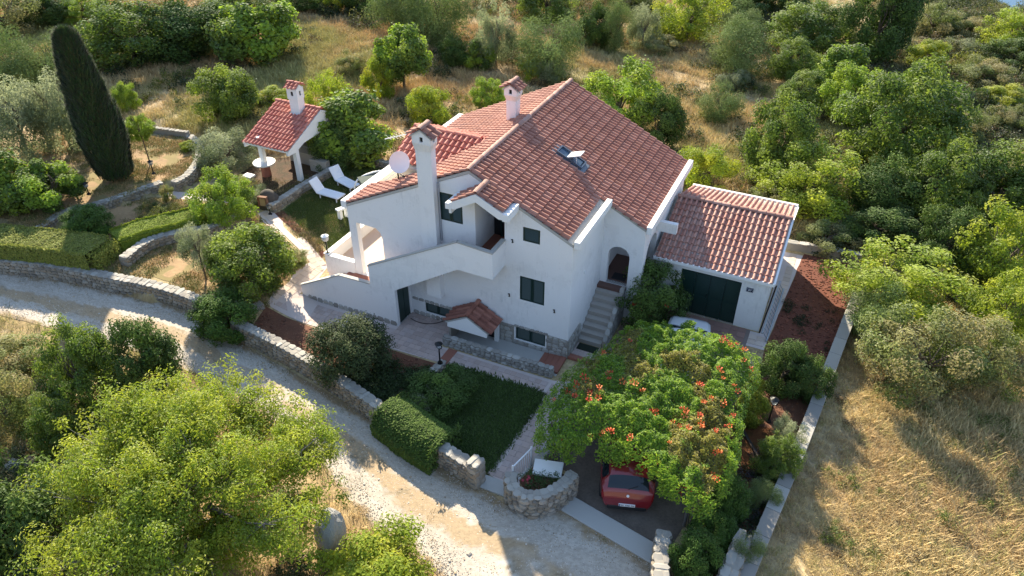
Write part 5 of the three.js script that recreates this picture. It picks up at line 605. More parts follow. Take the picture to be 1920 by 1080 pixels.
scatter('ground_cover', 'dense low dark plants filling the soil between the round bush and the lawn', 'ground cover', CLUMP, LEAFD, 80, { box: [-7.2, -4.2, 2.9, 6], weight: (x, z) => inPoly(x, z, [[-6.6, 3.4], [-4.4, 2.9], [-4.3, 5.9], [-6.2, 5.6], [-7.2, 5.2]]) ? 1 : 0 }, (x, z, r) => { const k = rr(.8, 1.3, r); return C3(.055 * k, .085 * k, .025 * k); }, (x, z, r) => rr(.3, .6, r), 27);
tag(mesh('garden_hose', new THREE.TubeGeometry(new THREE.CatmullRomCurve3([[770, 597], [785, 604], [805, 607], [825, 604], [842, 597]].map(([a, b]) => atY(a, b, .05))), 30, .014, 5), M.black), 'thin black hose lying across the walk by the dark understair door', 'hose');
{ // loose gravel on the road: thousands of small stones
  const r = mulberry(733), n = 26000, g = stoneGeos[4], im = new THREE.InstancedMesh(g, std(1, 1, 1, .95), n); let k = 0, guard = 0;
  while (k < n && guard++ < n * 20) { const x = rr(-30, 7, r), z = rr(2.5, 18, r); if (!inPoly(x, z, ROADP)) continue; if (r() > .25 + .75 * sstep(.35, .6, fbm(x * 1.1, z * 1.1, 52))) continue; const big = r() < .012, s = big ? rr(.02, .042, r) : rr(.007, .017, r), q = rr(.65, 1.25, r), w = r(); im.setMatrixAt(k, new THREE.Matrix4().makeRotationY(r() * 6.3).multiply(new THREE.Matrix4().makeScale(s, s * .6, s * rr(.7, 1.2, r))).setPosition(x, .034 + s * .2, z)); im.setColorAt(k++, C3((w < .7 ? .52 : .36) * q, (w < .7 ? .46 : .28) * q, (w < .7 ? .385 : .19) * q)); }
  im.name = 'gravel'; im.userData = { kind: 'stuff', label: 'loose pale gravel strewn over the road', category: 'gravel' }; im.castShadow = im.receiveShadow = true; scene.add(im);
}
// ------------------------------------------------------------------ gazebo
{
  const G = thing('gazebo', 'open garden gazebo with red tiled roof and white pillars behind the lawn', 'gazebo', [0, 0, 0]), g0 = .6, xa = -21.75, xb = -18.62, ze = -6.3, zr = -9.45, ye = 2.78, yr = 4.03, zb = -10.9, yb = 3.3;
  for (const [x, z] of [[-20.95, -6.75], [-18.85, -7.1], [-21.0, -9.9], [-18.85, -9.9]]) mesh('pillar', rbox(x - .13, x + .13, g0, 3.0, z - .13, z + .13, .01), M.whiteClean, G);
  const roof = mesh('roof', merge([slab([V(xa, yr - .08, zr), V(xa, ye - .06, ze), V(xb, ye - .06, ze), V(xb, yr - .08, zr)], .1), slab([V(xa, yr - .08, zr), V(xb, yr - .08, zr), V(xb, yb - .06, zb), V(xa, yb - .06, zb)], .1)]), M.whiteClean, G);
  const df = V(0, ye - yr, ze - zr), db = V(0, yb - yr, zb - zr);
  layTiles(roof, [...tileField(V(xa, yr - .03, zr), V(1, 0, 0), df.clone().normalize(), xb - xa, df.length(), clayRed, (x, z) => !(x > -20.25 && x < -19.6 && z < -8.75), .235), ...tileField(V(xa, yr - .03, zr), V(1, 0, 0), db.clone().normalize(), xb - xa, db.length(), clayRed, () => true, .235)], 300);
  ridgeRow(roof, V(xa, yr, zr), V(xb, yr, zr), clayRed);
  for (const x of [xb - .16, xa + .04]) { const w = wallShape([[zb, yb - .14], [zr, yr - .2], [ze, ye - .17], [ze, ye - .32], [-6.9, ye - .35], [-7.7, 2.7], [-9.7, 2.75], [-9.9, g0], [zb, g0]], [], .12); w.rotateY(-Math.PI / 2); w.translate(x + .12, 0, 0); wmesh('gable', w, G, M.whiteClean); }
  wmesh('back_wall', box(xa + .2, xb - .2, g0, 3.0, -10.75, -10.6), G, M.whiteClean);
  mesh('beam', box(xa + .1, xb - .1, 2.5, 2.7, -6.75, -6.6), M.whiteClean, G);
  const st = std(.36, .34, .3, .9); mesh('counter', merge([rbox(-20.9, -18.75, g0, 1.4, -9.3, -8.75, .02), rbox(-21.0, -18.65, 1.4, 1.48, -9.4, -8.6, .015)]), st, G); mesh('hearth', merge([box(-20.5, -19.4, 1.48, 1.52, -9.9, -9.3), box(-20.5, -20.38, 1.5, 2.4, -10.5, -9.4), box(-19.5, -19.38, 1.5, 2.4, -10.5, -9.4)]), st, G); mesh('hearth_mouth', box(-20.37, -19.51, 1.53, 2.3, -10.55, -10.3), M.black, G); mesh('lower_wall', rbox(-19.1, -17.95, g0, 1.35, -8.7, -8.3, .03), st, G);
  const c = new THREE.Group(); c.name = 'chimney'; G.add(c); const cx = -19.92, cz = -9.08; mesh('shaft', merge([box(cx - .3, cx + .3, 3.5, 4.55, cz - .26, cz + .26)]), M.whiteClean, c);
  const fr = wallShape(rect(-.34, .34, 0, .62), [rect(-.09, .09, .2, .46)], .06), f2 = fr.clone(); fr.translate(cx, 4.551, cz + .24); f2.translate(cx, 4.551, cz - .3); const sd = wallShape([[-.24, 0], [.24, 0], [.24, .62], [0, .82], [-.24, .62]], [rect(-.07, .07, .2, .46)], .06), s2 = sd.clone(); sd.rotateY(Math.PI / 2); sd.translate(cx + .279, 4.551, cz); s2.rotateY(Math.PI / 2); s2.translate(cx - .339, 4.551, cz); mesh('cowl', merge([fr, f2, sd, s2]), M.whiteClean, c); mesh('flue', box(cx - .27, cx + .27, 4.552, 5.1, cz - .23, cz + .23), M.black, c);
  for (const s of [-1, 1]) { const dd = V(0, -.22, s * .4); for (const t of tileField(V(cx - .4, 5.43, cz), V(1, 0, 0), dd.clone().normalize(), .8, .46, clayRed, () => true, .25, .24)) mesh('roof_tile', t.tile, t.mat, c).applyMatrix4(t.m4); } ridgeRow(c, V(cx - .42, 5.45, cz), V(cx + .42, 5.45, cz), clayRed, .8);
  const tb = thing('round_table', 'round white stone table built round the left gazebo pillar', 'table', [-20.95, g0, -6.75]); const tg = new THREE.CylinderGeometry(.62, .6, .09, 24); tg.translate(0, .85, 0); mesh('tabletop', tg, M.whiteClean, tb); const pg = new THREE.CylinderGeometry(.24, .27, .8, 14); pg.translate(0, .4, 0); mesh('pedestal', pg, M.terracotta, tb);
  const bs = thing('garden_stool', 'small white block seat beside the round table', 'stool', [-21.3, g0, -5.75]); mesh('seat', rbox(-.3, .3, .34, .45, -.22, .22, .02), M.whiteClean, bs); mesh('leg', rbox(-.2, .2, 0, .34, -.15, .15, .02), M.whiteClean, bs);
}
{ // dark stone oven beside the patio
  const p = spot(506, 385), o = thing('stone_oven', 'dark domed stone garden oven with a pale mouth beside the path', 'oven', [p.x, p.y, p.z], .2); const d = new THREE.SphereGeometry(.62, 14, 8, 0, 6.283, 0, 1.57); d.scale(1, 1.5, .9); const q = d.attributes.position; for (let i = 0; i < q.count; i++) { const k = 1 + .12 * (hash(i, 2, 3) - .5); q.setXYZ(i, q.getX(i) * k, q.getY(i), q.getZ(i) * k); } d.computeVertexNormals(); mesh('dome', d, std(.075, .062, .05, .95), o); mesh('mouth_surround', merge([box(-.26, -.18, .25, .72, .44, .62), box(.18, .26, .25, .72, .44, .62), box(-.26, .26, .72, .8, .44, .62)]), std(.2, .1, .06, .9), o); mesh('mouth', box(-.18, .18, .25, .72, .5, .55), std(.45, .33, .2, .9), o);
}
// sunbeds
{
  const make = (label, at, turn) => { const t = thing('sun_lounger', label, 'sun lounger', at, turn, 'white sunbeds on the back lawn'), w = std(.78, .79, .82, .6);
    const bed = mesh('seat', rbox(-.05, 1.35, .28, .34, -.33, .33, .02), w, t); for (let i = 0; i < 9; i++) mesh('slat', rbox(-.03 + i * .152, .1 + i * .152, .342, .362, -.31, .31, .008), w, bed);
    const bk = mesh('backrest', rbox(0, .78, 0, .05, -.33, .33, .02), w, t); bk.position.set(-.05, .31, 0); bk.rotation.z = Math.PI - .95; for (let i = 0; i < 5; i++) mesh('slat', rbox(.04 + i * .145, .165 + i * .145, -.022, -.002, -.31, .31, .008), w, bk);
    for (const [x, z] of [[.1, -.28], [.1, .28], [1.2, -.28], [1.2, .28]]) mesh('leg', rbox(x - .025, x + .025, 0, .28, z - .025, z + .025, .006), w, t); return t; };
  const p = spot(605, 368), q = spot(640, 345); make('white sunbed nearer the path on the back lawn', [p.x, p.y, p.z], -.05); make('white sunbed farther back beside the first on the lawn', [q.x, q.y, q.z], -.3);
  const s = spot(735, 312), c = thing('garden_swing', 'white curved garden swing frame half hidden behind the roof edge', 'swing seat', [-13.9, .6, -7.4], .9); const arc = new THREE.CatmullRomCurve3([V(-1.1, .1, .45), V(-1.05, .8, .45), V(-.6, 1.1, .4), V(.7, 1.15, .4), V(1.1, .8, .45), V(1.15, .1, .45)]); for (const z of [-.9, 0]) { const tg = new THREE.TubeGeometry(arc, 30, .05, 7); tg.translate(0, 0, z); mesh('frame', tg, M.metalWhite, c); } mesh('seat', merge([rbox(-.8, .8, .5, .6, -.5, 0, .03), rbox(-.8, .8, .6, 1.1, -.58, -.5, .03)]), std(.2, .22, .22, .9), c); mesh('canopy', rbox(-.9, 1.0, 1.1, 1.14, -.5, .4, .02), std(.05, .07, .06, .9), c);
  const k = thing('storage_box', 'grey storage box beside the hedge behind the roof terrace', 'storage box', [-13.4, .6, -9.6]); mesh('body', rbox(-.6, .6, 0, .9, -.4, .4, .03), std(.23, .23, .28, .6), k); mesh('lid', rbox(-.64, .64, .9, .97, -.44, .44, .02), std(.3, .3, .35, .6), k);
  const b = thing('balustrade', 'short white balustrade of square posts by the terrace lawn', 'balustrade', [0, 0, 0]); const a0 = V(-14.35, .6, -4.45), a1 = V(-13.4, .55, -6.6); for (let i = 0; i < 6; i++) { const v = a0.clone().lerp(a1, (i + .3) / 6); mesh('post', rbox(v.x - .1, v.x + .1, v.y, v.y + .5, v.z - .1, v.z + .1, .015), M.whiteClean, b); } const dg = a1.clone().sub(a0), rl = rbox(-.05, dg.length() + .1, .5, .6, -.14, .14, .02); rl.rotateY(-Math.atan2(dg.z, dg.x)); rl.translate(a0.x, a0.y, a0.z); mesh('rail', rl, M.whiteClean, b);
}
// plants in the flower strip: each one a small rosette
for (let i = 0; i < 9; i++) { const a = [-17.35, -3.6], b = [-13.6, -1.72], x = lerp(a[0], b[0], i / 8), z = lerp(a[1], b[1], i / 8), t = thing('bedding_plant', 'small dull plant in the red soil strip beside the garden path', 'plant', [x, heightAt(x, z) + .02, z], i, 'bedding plants in the red strip'); const m = mesh('leaves', CLUMP[i % 3], leafTint([.16, .12, .07]), t); m.scale.setScalar(.2); m.position.y = .05; }
function leafTint(c) { return leafTint.k ??= Object.assign(leafMat(.2), { color: C3(...c) }); }

// ------------------------------------------------------------------ lamps
function lamp(label, [x, y, z], h, globe) { const t = thing('garden_lamp', label, 'garden lamp', [x, y, z]); mesh('base', new THREE.CylinderGeometry(.09, .11, .06, 12).translate(0, .03, 0), M.metalDark, t); mesh('post', bar(V(0, .05, 0), V(0, h * .72, 0), .035, 8, .028), M.metalDark, t); mesh('bracket', new THREE.TorusGeometry(h * .13, .02, 6, 18, 3.6).rotateZ(3.0).translate(0, h * .86, 0), M.metalDark, t);
  if (globe) { mesh('globe', new THREE.SphereGeometry(.15, 16, 12).translate(0, h * .86, 0), new THREE.MeshPhysicalMaterial({ color: C3(.85, .87, .88), roughness: .15, transmission: .6, thickness: 0 }), t); mesh('cap', new THREE.ConeGeometry(.17, .1, 14).translate(0, h * .86 + .18, 0), M.metalWhite, t); } else { mesh('globe', new THREE.SphereGeometry(.12, 16, 12).translate(0, h * .86, 0), new THREE.MeshPhysicalMaterial({ color: C3(.75, .78, .8), roughness: .12, transmission: .8, thickness: 0 }), t); mesh('cap', new THREE.ConeGeometry(.16, .09, 14).translate(0, h * .86 + .16, 0), M.metalDark, t); } return t; }
lamp('glass garden lamp standing on the corner of the terrace parapet', [-11.56, 1.9, -.08], .85, true);
lamp('dark garden lamp on the small stone wall beside the front walk', [-4.32, .32, 2.72], 1.0, false);
{ const p = spot(1441, 790); lamp('dark garden lamp beside the clipped yellow bush', [p.x, p.y, p.z], 1.15, false); }
{ const p = spot(296, 350); lamp('dark lamp on the curved garden wall near the cypress', [p.x, p.y + .45, p.z], .7, false); const q = spot(176, 388); lamp('dark lamp beside the clipped bush on the left garden wall', [q.x, q.y + .4, q.z], .6, false); const s = spot(507, 402); lamp('short dark lamp at the corner of the garden path and patio wall', [s.x, s.y, s.z], .5, false); }
// ------------------------------------------------------------------ gate, planter, drain, ladder, rock
{
  const g = thing('garden_gate', 'white metal gate of upright bars, standing open beside the planter', 'gate', [.80, .12, 6.9], 1.35); const w = 1.02; for (const y of [.1, .98]) mesh('rail', rbox(0, w, y - .02, y + .02, -.02, .02, .005), M.metalWhite, g); for (let i = 0; i < 9; i++) mesh('bar', bar(V(.06 + i * .115, .1, 0), V(.06 + i * .115, .98, 0), .012, 6), M.metalWhite, g); for (const x of [0, w]) mesh('stile', rbox(x - .025, x + .025, 0, 1.06, -.025, .025, .006), M.metalWhite, g);
  const soil = drape([[1.05, 6.95], [1.5, 7.35], [2.0, 7.1], [2.35, 6.5], [2.3, 6.1], [1.3, 5.9]], .62, MS.brown, 'planter_soil', .02);
  const sl = thing('white_slab', 'white flat slab on the planter behind the flowers', 'slab', [1.75, .7, 6.2], .25); mesh('top', rbox(-.48, .48, .0, .07, -.36, .3, .02), M.whiteClean, sl); mesh('support', box(-.4, .4, -.7, 0, -.3, .25), M.concrete, sl);
  const f = thing('planter_flowers', 'low green flowering plant with red blooms in the stone planter', 'plant', [1.55, .64, 6.85]); for (const [i, x, z, s] of [[0, -.15, .05, .36], [1, .25, -.1, .32], [2, .5, -.3, .26]]) { const m = mesh('leaves', CLUMP[i], leafMatG(), f); m.position.set(x, .1, z); m.scale.setScalar(s); } for (let i = 0; i < 7; i++) mesh('bloom', new THREE.IcosahedronGeometry(.045, 1).translate(-.35 + rr(0, .3), .22 + rr(0, .12), rr(-.1, .25)), std(.3, .03, .05, .7), f);
  const l = thing('metal_ladder', 'pale metal ladder lying on its side along the garage wall', 'ladder', [0, 0, 0]); const a = V(6.95, .25, -8.6), b = V(6.85, .25, -4.45); for (const y of [.08, .42]) mesh('rail', bar(V(a.x + (y < .2 ? .28 : .04), y, a.z), V(b.x + (y < .2 ? .28 : .04), y, b.z), .035, 6), std(.4, .45, .5, .35, { metalness: .6 }), l); for (let i = 0; i < 14; i++) { const z = lerp(a.z + .15, b.z - .15, i / 13), x = lerp(a.x, b.x, i / 13); mesh('rung', bar(V(x + .28, .08, z), V(x + .04, .42, z), .016, 5), std(.4, .45, .5, .35, { metalness: .6 }), l); }
  const p = spot(622, 1010), rk = thing('boulder', 'large grey boulder standing at the lower edge of the road', 'boulder', [p.x, p.y, p.z], .5); const bg = new THREE.IcosahedronGeometry(.6, 4), q = bg.attributes.position; for (let i = 0; i < q.count; i++) { const x = q.getX(i), y = q.getY(i), z = q.getZ(i), k = .75 + .45 * fbm(x * 2 + 5, y * 2 + z * 1.7, 5) + .12 * fbm(x * 7, y * 7 + z * 5, 8); q.setXYZ(i, x * k * .75, y * k * 1.35 + .35, z * k * .9); } bg.computeVertexNormals(); mesh('stone', bg, std(.36, .355, .33, .95, { bumpMap: grainBump, bumpScale: .03 }), rk);
}
function leafMatG() { return leafMatG.k ??= Object.assign(leafMat(.25), { color: C3(.06, .11, .03) }); }
// loose stones along the verge and the road
for (const [x, y, s] of [[500, 1010, .2], [30, 880, .35], [55, 872, .28], [1350, 1078, .12], [880, 1040, .09], [700, 1030, .1]]) { const p = spot(x, y), m = mesh('loose_stone', stoneGeos[Math.floor(rnd() * 7)], stoneMats[Math.floor(rnd() * 5)]); m.position.copy(p).y += s * .3; m.scale.set(s, s * .6, s * .8); m.rotation.y = rnd() * 6; tag(m, 'pale loose stone lying in the grass beside the road or field', 'stone', 'loose stones in the grass'); }
// drain rail in the bed beside the driveway
tag(mesh('garden_edging', (() => { const a = V(6.98, 0, .75), b = V(8.08, 0, 2.3), d = b.clone().sub(a), g = box(0, d.length(), 0, .12, -.05, .05); g.rotateY(-Math.atan2(d.z, d.x)); g.translate(a.x, 0, a.z); return g; })(), std(.04, .03, .025, .9)), 'dark edging strip crossing the red soil near the yellow bush', 'edging');
drape([[6.85, .7], [8.3, .4], [8.7, 1.8], [8.0, 3.1], [6.85, 3.2]], .016, uvMat(std(.42, .22, .11, .95, { map: earthTex, bumpMap: grainBump, bumpScale: .02 }), .4), 'bare_soil', .04);

// ------------------------------------------------------------------ pergola with the trumpet vine
{
  const P = thing('pergola', 'plain metal pergola frame under the flowering vine over the driveway', 'pergola', [0, 0, 0]), mt = std(.16, .15, .14, .6);
  for (const [x, z] of [[1.85, 5.4], [6.3, 5.9], [6.3, 2.8], [6.3, .1], [2.1, 2.6], [3.1, .3]]) mesh('post', bar(V(x, 0, z), V(x, 2.05, z), .05, 8), mt, P);
  for (const [z, xs] of [[5.2, 1.8], [2.8, 2.1], [.3, 3.1]]) mesh('beam', rbox(xs, 6.35, 1.95, 2.05, z - .04, z + .04, .01), mt, P); for (let i = 0; i < 7; i++) mesh('rafter', rbox(1.95 + i * .72 - .03, 1.95 + i * .72 + .03, 2.05, 2.1, [2.8, 1.5, .5, .2, .2, .2, .2][i], 5.2, .008), mt, P);
  const VN = thing('trumpet_vine', 'sprawling green trumpet vine with orange flowers covering the pergola', 'climbing plant', [0, 0, 0]), r = mulberry(909), L = new Leaves(r);
  const OUT = [[1.3, 5.0], [1.45, 3.2], [1.85, 1.7], [2.5, .2], [3.1, -.65], [4.3, -.95], [5.5, -.75], [6.8, -.5], [7.0, .5], [6.75, 1.6], [6.75, 2.6], [6.95, 3.9], [7.0, 5.2], [6.8, 6.4], [5.95, 6.35], [5.2, 5.8], [4.3, 5.35], [3.2, 5.4], [2.4, 5.9], [1.6, 5.95]];
  const edge = (x, z) => { let m = 9; for (let i = 0; i < OUT.length; i++) { const [ax, az] = OUT[i], [bx, bz] = OUT[(i + 1) % OUT.length], t = clamp(((x - ax) * (bx - ax) + (z - az) * (bz - az)) / ((bx - ax) ** 2 + (bz - az) ** 2), 0, 1); m = Math.min(m, Math.hypot(x - lerp(ax, bx, t), z - lerp(az, bz, t))); } return m; };
  const topY = (x, z) => 2.28 + .34 * sstep(0, .7, edge(x, z)) + .75 * (fbm(x * .8, z * .8, 14) - .5) + .6 * (fbm(x * 2.3, z * 2.3, 24) - .5) + .3 * (vnoise(x * 5.5, z * 5.5, 34) - .5);
  const pa = [[.24, .38, .03], [.18, .31, .028], [.31, .43, .035], [.13, .24, .024]], pb = [[.31, .30, .05], [.24, .24, .04], [.40, .36, .06], [.19, .17, .05]]; let n = 0;
  while (n < 62000) { const x = rr(.9, 7.4, r), z = rr(-1, 6.8, r); if (!inPoly(x, z, OUT)) continue; const y = topY(x, z) - .42 * r() * r(), e = .12, nx = topY(x - e, z) - topY(x + e, z), nz = topY(x, z - e) - topY(x, z + e), o = V(nx * 2.4, .5, nz * 2.4).normalize(), pal = fbm(x * .5 + 3, z * .5, 90) > .52 ? pb : pa; L.leaf(V(x, y, z), o, rr(.06, .13, r), rr(.035, .055, r), pick(pal, r), .25); n++; }
  for (let i = 0; i < 210; i++) { const k = r() * OUT.length, a = OUT[Math.floor(k)], b = OUT[(Math.floor(k) + 1) % OUT.length], t = k % 1, x = lerp(a[0], b[0], t), z = lerp(a[1], b[1], t), drop = z > 5 || x > 6 || x < 2 ? rr(.3, 1.2, r) : .4; const q = V(x - 4.2, 0, z - 3).normalize(); for (let j = 0; j < 62; j++) { const u = r(); L.leaf(V(x + q.x * (.1 + .25 * Math.sin(u * 2.4)) + (r() - .5) * .22, topY(x, z) + .06 - u * drop, z + q.z * (.1 + .25 * Math.sin(u * 2.4)) + (r() - .5) * .22), V(q.x, .5, q.z).normalize(), rr(.06, .13, r), .045, pick(pa, r), .6); } }
  for (let i = 0; i < 70; i++) { const x = rr(1.2, 7, r), z = rr(-.5, 6.3, r); if (!inPoly(x, z, OUT)) continue; const a = r() * 6.28, d = V(Math.cos(a), rr(.3, 1.1, r), Math.sin(a)).normalize(), ln = rr(.25, .65, r), b = V(x, topY(x, z) - .05, z); for (let j = 0; j < 22; j++) { const p = b.clone().addScaledVector(d, ln * j / 22); p.y -= .12 * (j / 22) ** 2; p.x += (r() - .5) * .1; p.z += (r() - .5) * .1; L.leaf(p, V(d.x, .8, d.z).normalize(), rr(.06, .12, r), .045, pick(pa, r), .4); } }
  mesh('foliage', L.build(), LEAF, VN);
  const stems = []; for (const [x, z] of [[1.75, 5.5], [6.4, 6.0], [6.4, 3], [1.95, 2.6]]) for (let i = 0; i < 3; i++) stems.push(bar(V(x + rr(-.12, .12, r), 0, z + rr(-.12, .12, r)), V(x + rr(-.2, .2, r), 2.4, z + rr(-.2, .2, r)), .03, 5, .02)); mesh('stems', merge(stems), M.trunk, VN);
  const petal = []; for (let i = 0; i < 5; i++) { const a = i * 1.2566, g = new THREE.ConeGeometry(.028, .1, 5, 1, true); g.rotateX(Math.PI); g.translate(0, .05, 0); g.rotateZ(-.5 - .25 * (i % 2)); g.rotateY(a); g.translate(Math.cos(a) * .035, 0, -Math.sin(a) * .035); petal.push(g); const lip = new THREE.CircleGeometry(.034, 6); lip.rotateX(-Math.PI / 2 + .5); lip.rotateY(a - 1.57); lip.translate(Math.cos(a) * .095, .095, -Math.sin(a) * .095); petal.push(lip); }
  const FLG = merge(petal), fm = [[.70, .13, .025], [.76, .19, .035], [.60, .07, .02], [.78, .24, .07], [.64, .075, .03]].map((c) => new THREE.MeshPhysicalMaterial({ color: C3(...c), roughness: .8, transmission: .2, thickness: 0, side: THREE.DoubleSide }));
  const flower = (x, z, drop = 0) => { const y = topY(x, z) + .08 - drop, m = new THREE.Object3D(), w = 1 + Math.floor(r() * 2); for (let k = 0; k < w; k++) { const f = mesh('flower', FLG, fm[Math.floor(r() * 5)], VN); f.position.set(x + (k ? rr(-.16, .16, r) : 0), y + rr(-.04, .06, r), z + (k ? rr(-.16, .16, r) : 0)); f.rotation.set(rr(-.5, .7, r), r() * 6, rr(-.5, .5, r)); f.scale.setScalar(rr(.6, 1.0, r)); } };
  const FP = [[1040, 720], [1078, 722], [1093, 722], [1078, 747], [1105, 747], [1125, 740], [1142, 716], [1103, 760], [1120, 758], [1172, 728], [1185, 732], [1205, 735], [1145, 706], [1222, 770], [1232, 768], [1280, 765], [1264, 782], [1274, 793], [1287, 764], [1312, 782], [1333, 745], [1310, 720], [1320, 757], [1352, 700], [1354, 712], [1376, 727], [1358, 748], [1374, 770], [1290, 804], [1316, 799], [1340, 815], [1318, 799], [1363, 798], [1370, 822], [1348, 852], [1175, 830], [1118, 828], [1128, 828], [1120, 843], [1067, 824], [1068, 843], [1082, 850], [1035, 800], [1015, 755], [1205, 890], [1238, 870], [1143, 863], [1282, 898], [1340, 875], [1345, 900], [1322, 928], [1323, 951], [1270, 941], [1300, 935], [1350, 652], [1370, 656], [1378, 657], [1394, 662], [1410, 680], [1415, 683], [1395, 675], [1360, 648], [1180, 640], [1130, 665], [1255, 835]];
  for (const [px, py] of FP) { const p = atY(px, py, 2.65); let e = 1; while (!inPoly(p.x, p.z, OUT)) { e = 0; p.lerp(V(4.2, p.y, 3), .04); } flower(p.x, p.z, e ? 0 : rr(.05, .5, r)); }
  const cb = scene.children.find((c) => c.name === 'climbing_bush'); if (cb) for (let i = 0; i < 7; i++) { const f = mesh('flower', FLG, fm[2], cb); f.position.set(rr(-.7, .8, r), rr(.6, 1.6, r), rr(.5, 1, r)); f.scale.setScalar(.8); }
}

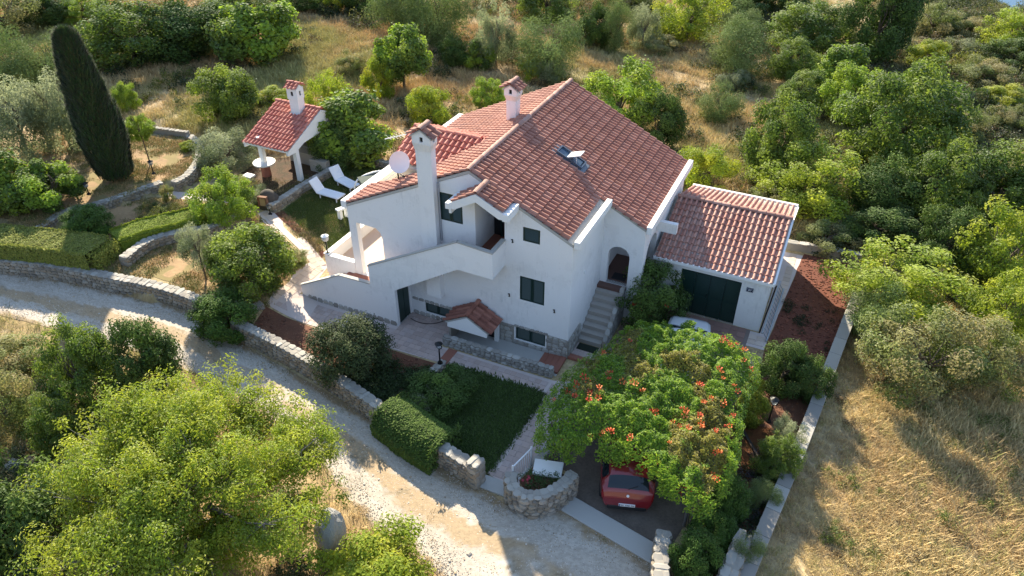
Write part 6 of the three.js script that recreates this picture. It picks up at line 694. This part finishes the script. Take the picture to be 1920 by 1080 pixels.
// ------------------------------------------------------------------ cars
function makeCar(name, label, paint, pos, turn) { // nose towards -z, rear at +z, origin on the ground at mid length
  const t = thing(name, label, 'car', pos, turn), L = 3.95, hw = .86;
  // per station: z, sill height, belt height, top height, half width at belt, half width at top
  const S = [[-1.98, .34, .60, .64, .55, .40], [-1.9, .25, .66, .72, .72, .6], [-1.6, .2, .76, .86, .82, .7], [-1.1, .2, .84, .97, .86, .74], [-.85, .2, .88, 1.02, .865, .73], [-.35, .2, .91, 1.36, .87, .62], [.0, .2, .93, 1.47, .87, .60], [.6, .2, .95, 1.50, .87, .60], [1.15, .2, .98, 1.46, .865, .58], [1.5, .22, 1.0, 1.36, .85, .56], [1.75, .24, .99, 1.12, .82, .60], [1.86, .28, .94, 1.0, .79, .64], [1.96, .36, .72, .76, .74, .62], [1.975, .42, .58, .60, .70, .56]];
  const at = (s, q, push = 0) => { const i = clamp(Math.floor(s), 0, S.length - 2), f = s - i, m = S[i].map((v, k) => lerp(v, S[i + 1][k], f)), [z, y0, yb, yt, wb, wt] = m; let x, y; if (q < .2) { x = wb * .9 * q / .2; y = y0; } else if (q < .5) { const k = (q - .2) / .3; x = wb * (.9 + .1 * Math.sin(k * 1.57) + .035 * Math.sin(k * 3.14)); y = lerp(y0, yb, k); } else if (q < .78) { const k = (q - .5) / .28; x = lerp(wb, wt, Math.pow(k, 1.1)); y = lerp(yb, yt - .06 * (yt > 1.2 ? 1 : .3), k); } else { const k = (q - .78) / .22; x = wt * (1 - k); y = yt - .06 * (yt > 1.2 ? 1 : .3) * Math.pow(1 - k, 2.2); } return V(x, y, z); };
  const grid = (s0, s1, q0, q1, ns, nq, push, side) => { const pos = [], idx = []; for (let i = 0; i <= ns; i++) for (let j = 0; j <= nq; j++) { const s = lerp(s0, s1, i / ns), q = lerp(q0, q1, j / nq), p = at(s, q); if (push) { const e = .03, du = at(Math.min(s + e, S.length - 1.001), q).sub(at(Math.max(s - e, 0), q)), dv = at(s, Math.min(q + e, 1)).sub(at(s, Math.max(q - e, 0))); const n = dv.cross(du).normalize(); if (n.y < -.2 || n.x < -.4) n.negate(); p.addScaledVector(n, push); } p.x *= side; pos.push(p.x, p.y, p.z); } for (let i = 0; i < ns; i++) for (let j = 0; j < nq; j++) { const a = i * (nq + 1) + j, b = a + nq + 1; side > 0 ? idx.push(a, a + 1, b, b, a + 1, b + 1) : idx.push(a, b, a + 1, b, b + 1, a + 1); } const g = new THREE.BufferGeometry(); g.setAttribute('position', new THREE.Float32BufferAttribute(pos, 3)); g.setIndex(idx); g.computeVertexNormals(); return g; };
  const pt = new THREE.MeshPhysicalMaterial({ color: C3(...paint), roughness: .35, metalness: .1, clearcoat: 1, clearcoatRoughness: .06, side: THREE.DoubleSide }), gl = std(.012, .016, .022, .06), bk = std(.012, .012, .013, .6);
  const E = S.length - 1.001, both = (a) => mergeGeometries([grid(...a, 1), grid(...a, -1)]);
  mesh('body', mergeGeometries([both([0, E, 0, 1, 39, 30, 0]), ...[0, E].map((s) => { const q = []; for (let j = 0; j <= 20; j++) q.push(at(s, j / 20)); const poly = [...q, ...q.slice().reverse().map((p) => V(-p.x, p.y, p.z))], c = V(0, .5, q[0].z), pos = []; for (let i = 0; i < poly.length - 1; i++) pos.push(...c.toArray(), ...poly[i].toArray(), ...poly[i + 1].toArray()); const g = new THREE.BufferGeometry(); g.setAttribute('position', new THREE.Float32BufferAttribute(pos, 3)); const n = pos.length / 3; g.setIndex([...Array(n).keys()]); g.computeVertexNormals(); return g; })]), pt, t);
  mesh('rear_window', both([9.05, 10.55, .74, 1, 8, 8, .012]), gl, t); mesh('windshield', both([4.15, 5.4, .74, 1, 8, 8, .012]), gl, t);
  for (const s of [1, -1]) { mesh('side_window', grid(5.0, 8.9, .54, .73, 12, 4, .012, s), gl, t); const w = new THREE.Group(); for (const z of [-1.25, 1.22]) { const wh = new THREE.Group(); wh.name = 'wheel'; t.add(wh); wh.position.set(s * .77, .31, z); mesh('tyre', new THREE.TorusGeometry(.235, .085, 10, 24).rotateY(Math.PI / 2).scale(1.2, 1, 1), bk, wh); mesh('rim', new THREE.CylinderGeometry(.19, .19, .16, 18).rotateZ(Math.PI / 2), std(.45, .46, .48, .3, { metalness: .8 }), wh); mesh('wheel_arch', new THREE.TorusGeometry(.36, .035, 6, 18, Math.PI).rotateY(Math.PI / 2).translate(s * .07, .02, 0), bk, wh); }
    mesh('tail_light', grid(10.7, 11.9, .36, .53, 6, 5, .014, s), std(.22, .008, .01, .12), t); mesh('headlight', grid(1.0, 2.1, .4, .54, 6, 4, .012, s), std(.6, .62, .65, .1), t); mesh('mirror', rbox(s > 0 ? .86 : -1.02, s > 0 ? 1.02 : -.86, .92, 1.06, -.62, -.5, .03), pt, t); }
  mesh('rear_bumper', rbox(-.62, .62, .24, .42, 1.9, 1.985, .03, 2), bk, t); const np = mesh('number_plate', rbox(-.26, .26, .42, .535, 1.965, 1.998, .006), std(.75, .76, .76, .4), t);
  { const cv = document.createElement('canvas'); cv.width = 256; cv.height = 64; const c = cv.getContext('2d'); c.fillStyle = '#d6d8da'; c.fillRect(0, 0, 256, 64); c.fillStyle = '#2a3f7e'; c.fillRect(0, 0, 16, 64); c.fillStyle = '#22262c'; for (const [x, w] of [[30, 20], [56, 18], [104, 18], [128, 20], [154, 18], [198, 20], [224, 16]]) { c.fillRect(x, 14, w, 8); c.fillRect(x, 14, 6, 36); c.fillRect(x + w - 7, 22, 6, 28); } const tx = new THREE.CanvasTexture(cv); tx.colorSpace = THREE.SRGBColorSpace; const f = new THREE.PlaneGeometry(.5, .1); f.translate(0, .478, 2.001); mesh('plate_print', f, new THREE.MeshStandardMaterial({ map: tx, roughness: .4 }), np); }
  mesh('badge', new THREE.CylinderGeometry(.045, .045, .02, 12).rotateX(1.2).translate(0, .86, 1.93), M.metalWhite, t); mesh('wiper', bar(V(.0, 1.06, 1.84), V(.3, 1.16, 1.76), .012, 4), bk, t);
  return t;
}
{ const a = atY(1175, 948, .45); const back = V(Math.sin(.31), 0, Math.cos(.31)); makeCar('red_car', 'red hatchback parked under the flowering pergola, rear towards the road', [.20, .004, .010], [a.x - back.x * 1.96, .015, a.z - back.z * 1.96], .31); }
{ const a = atY(1292, 618, 1.42); makeCar('white_car', 'white car with only its roof showing between pergola and garage', [.72, .74, .76], [a.x, .045, a.z + .25], .12); }
const renderer = new THREE.WebGLRenderer(); renderer.shadowMap.enabled = true; renderer.toneMapping = THREE.LinearToneMapping; renderer.toneMappingExposure = EXPOSURE; renderer.render(scene, camera);
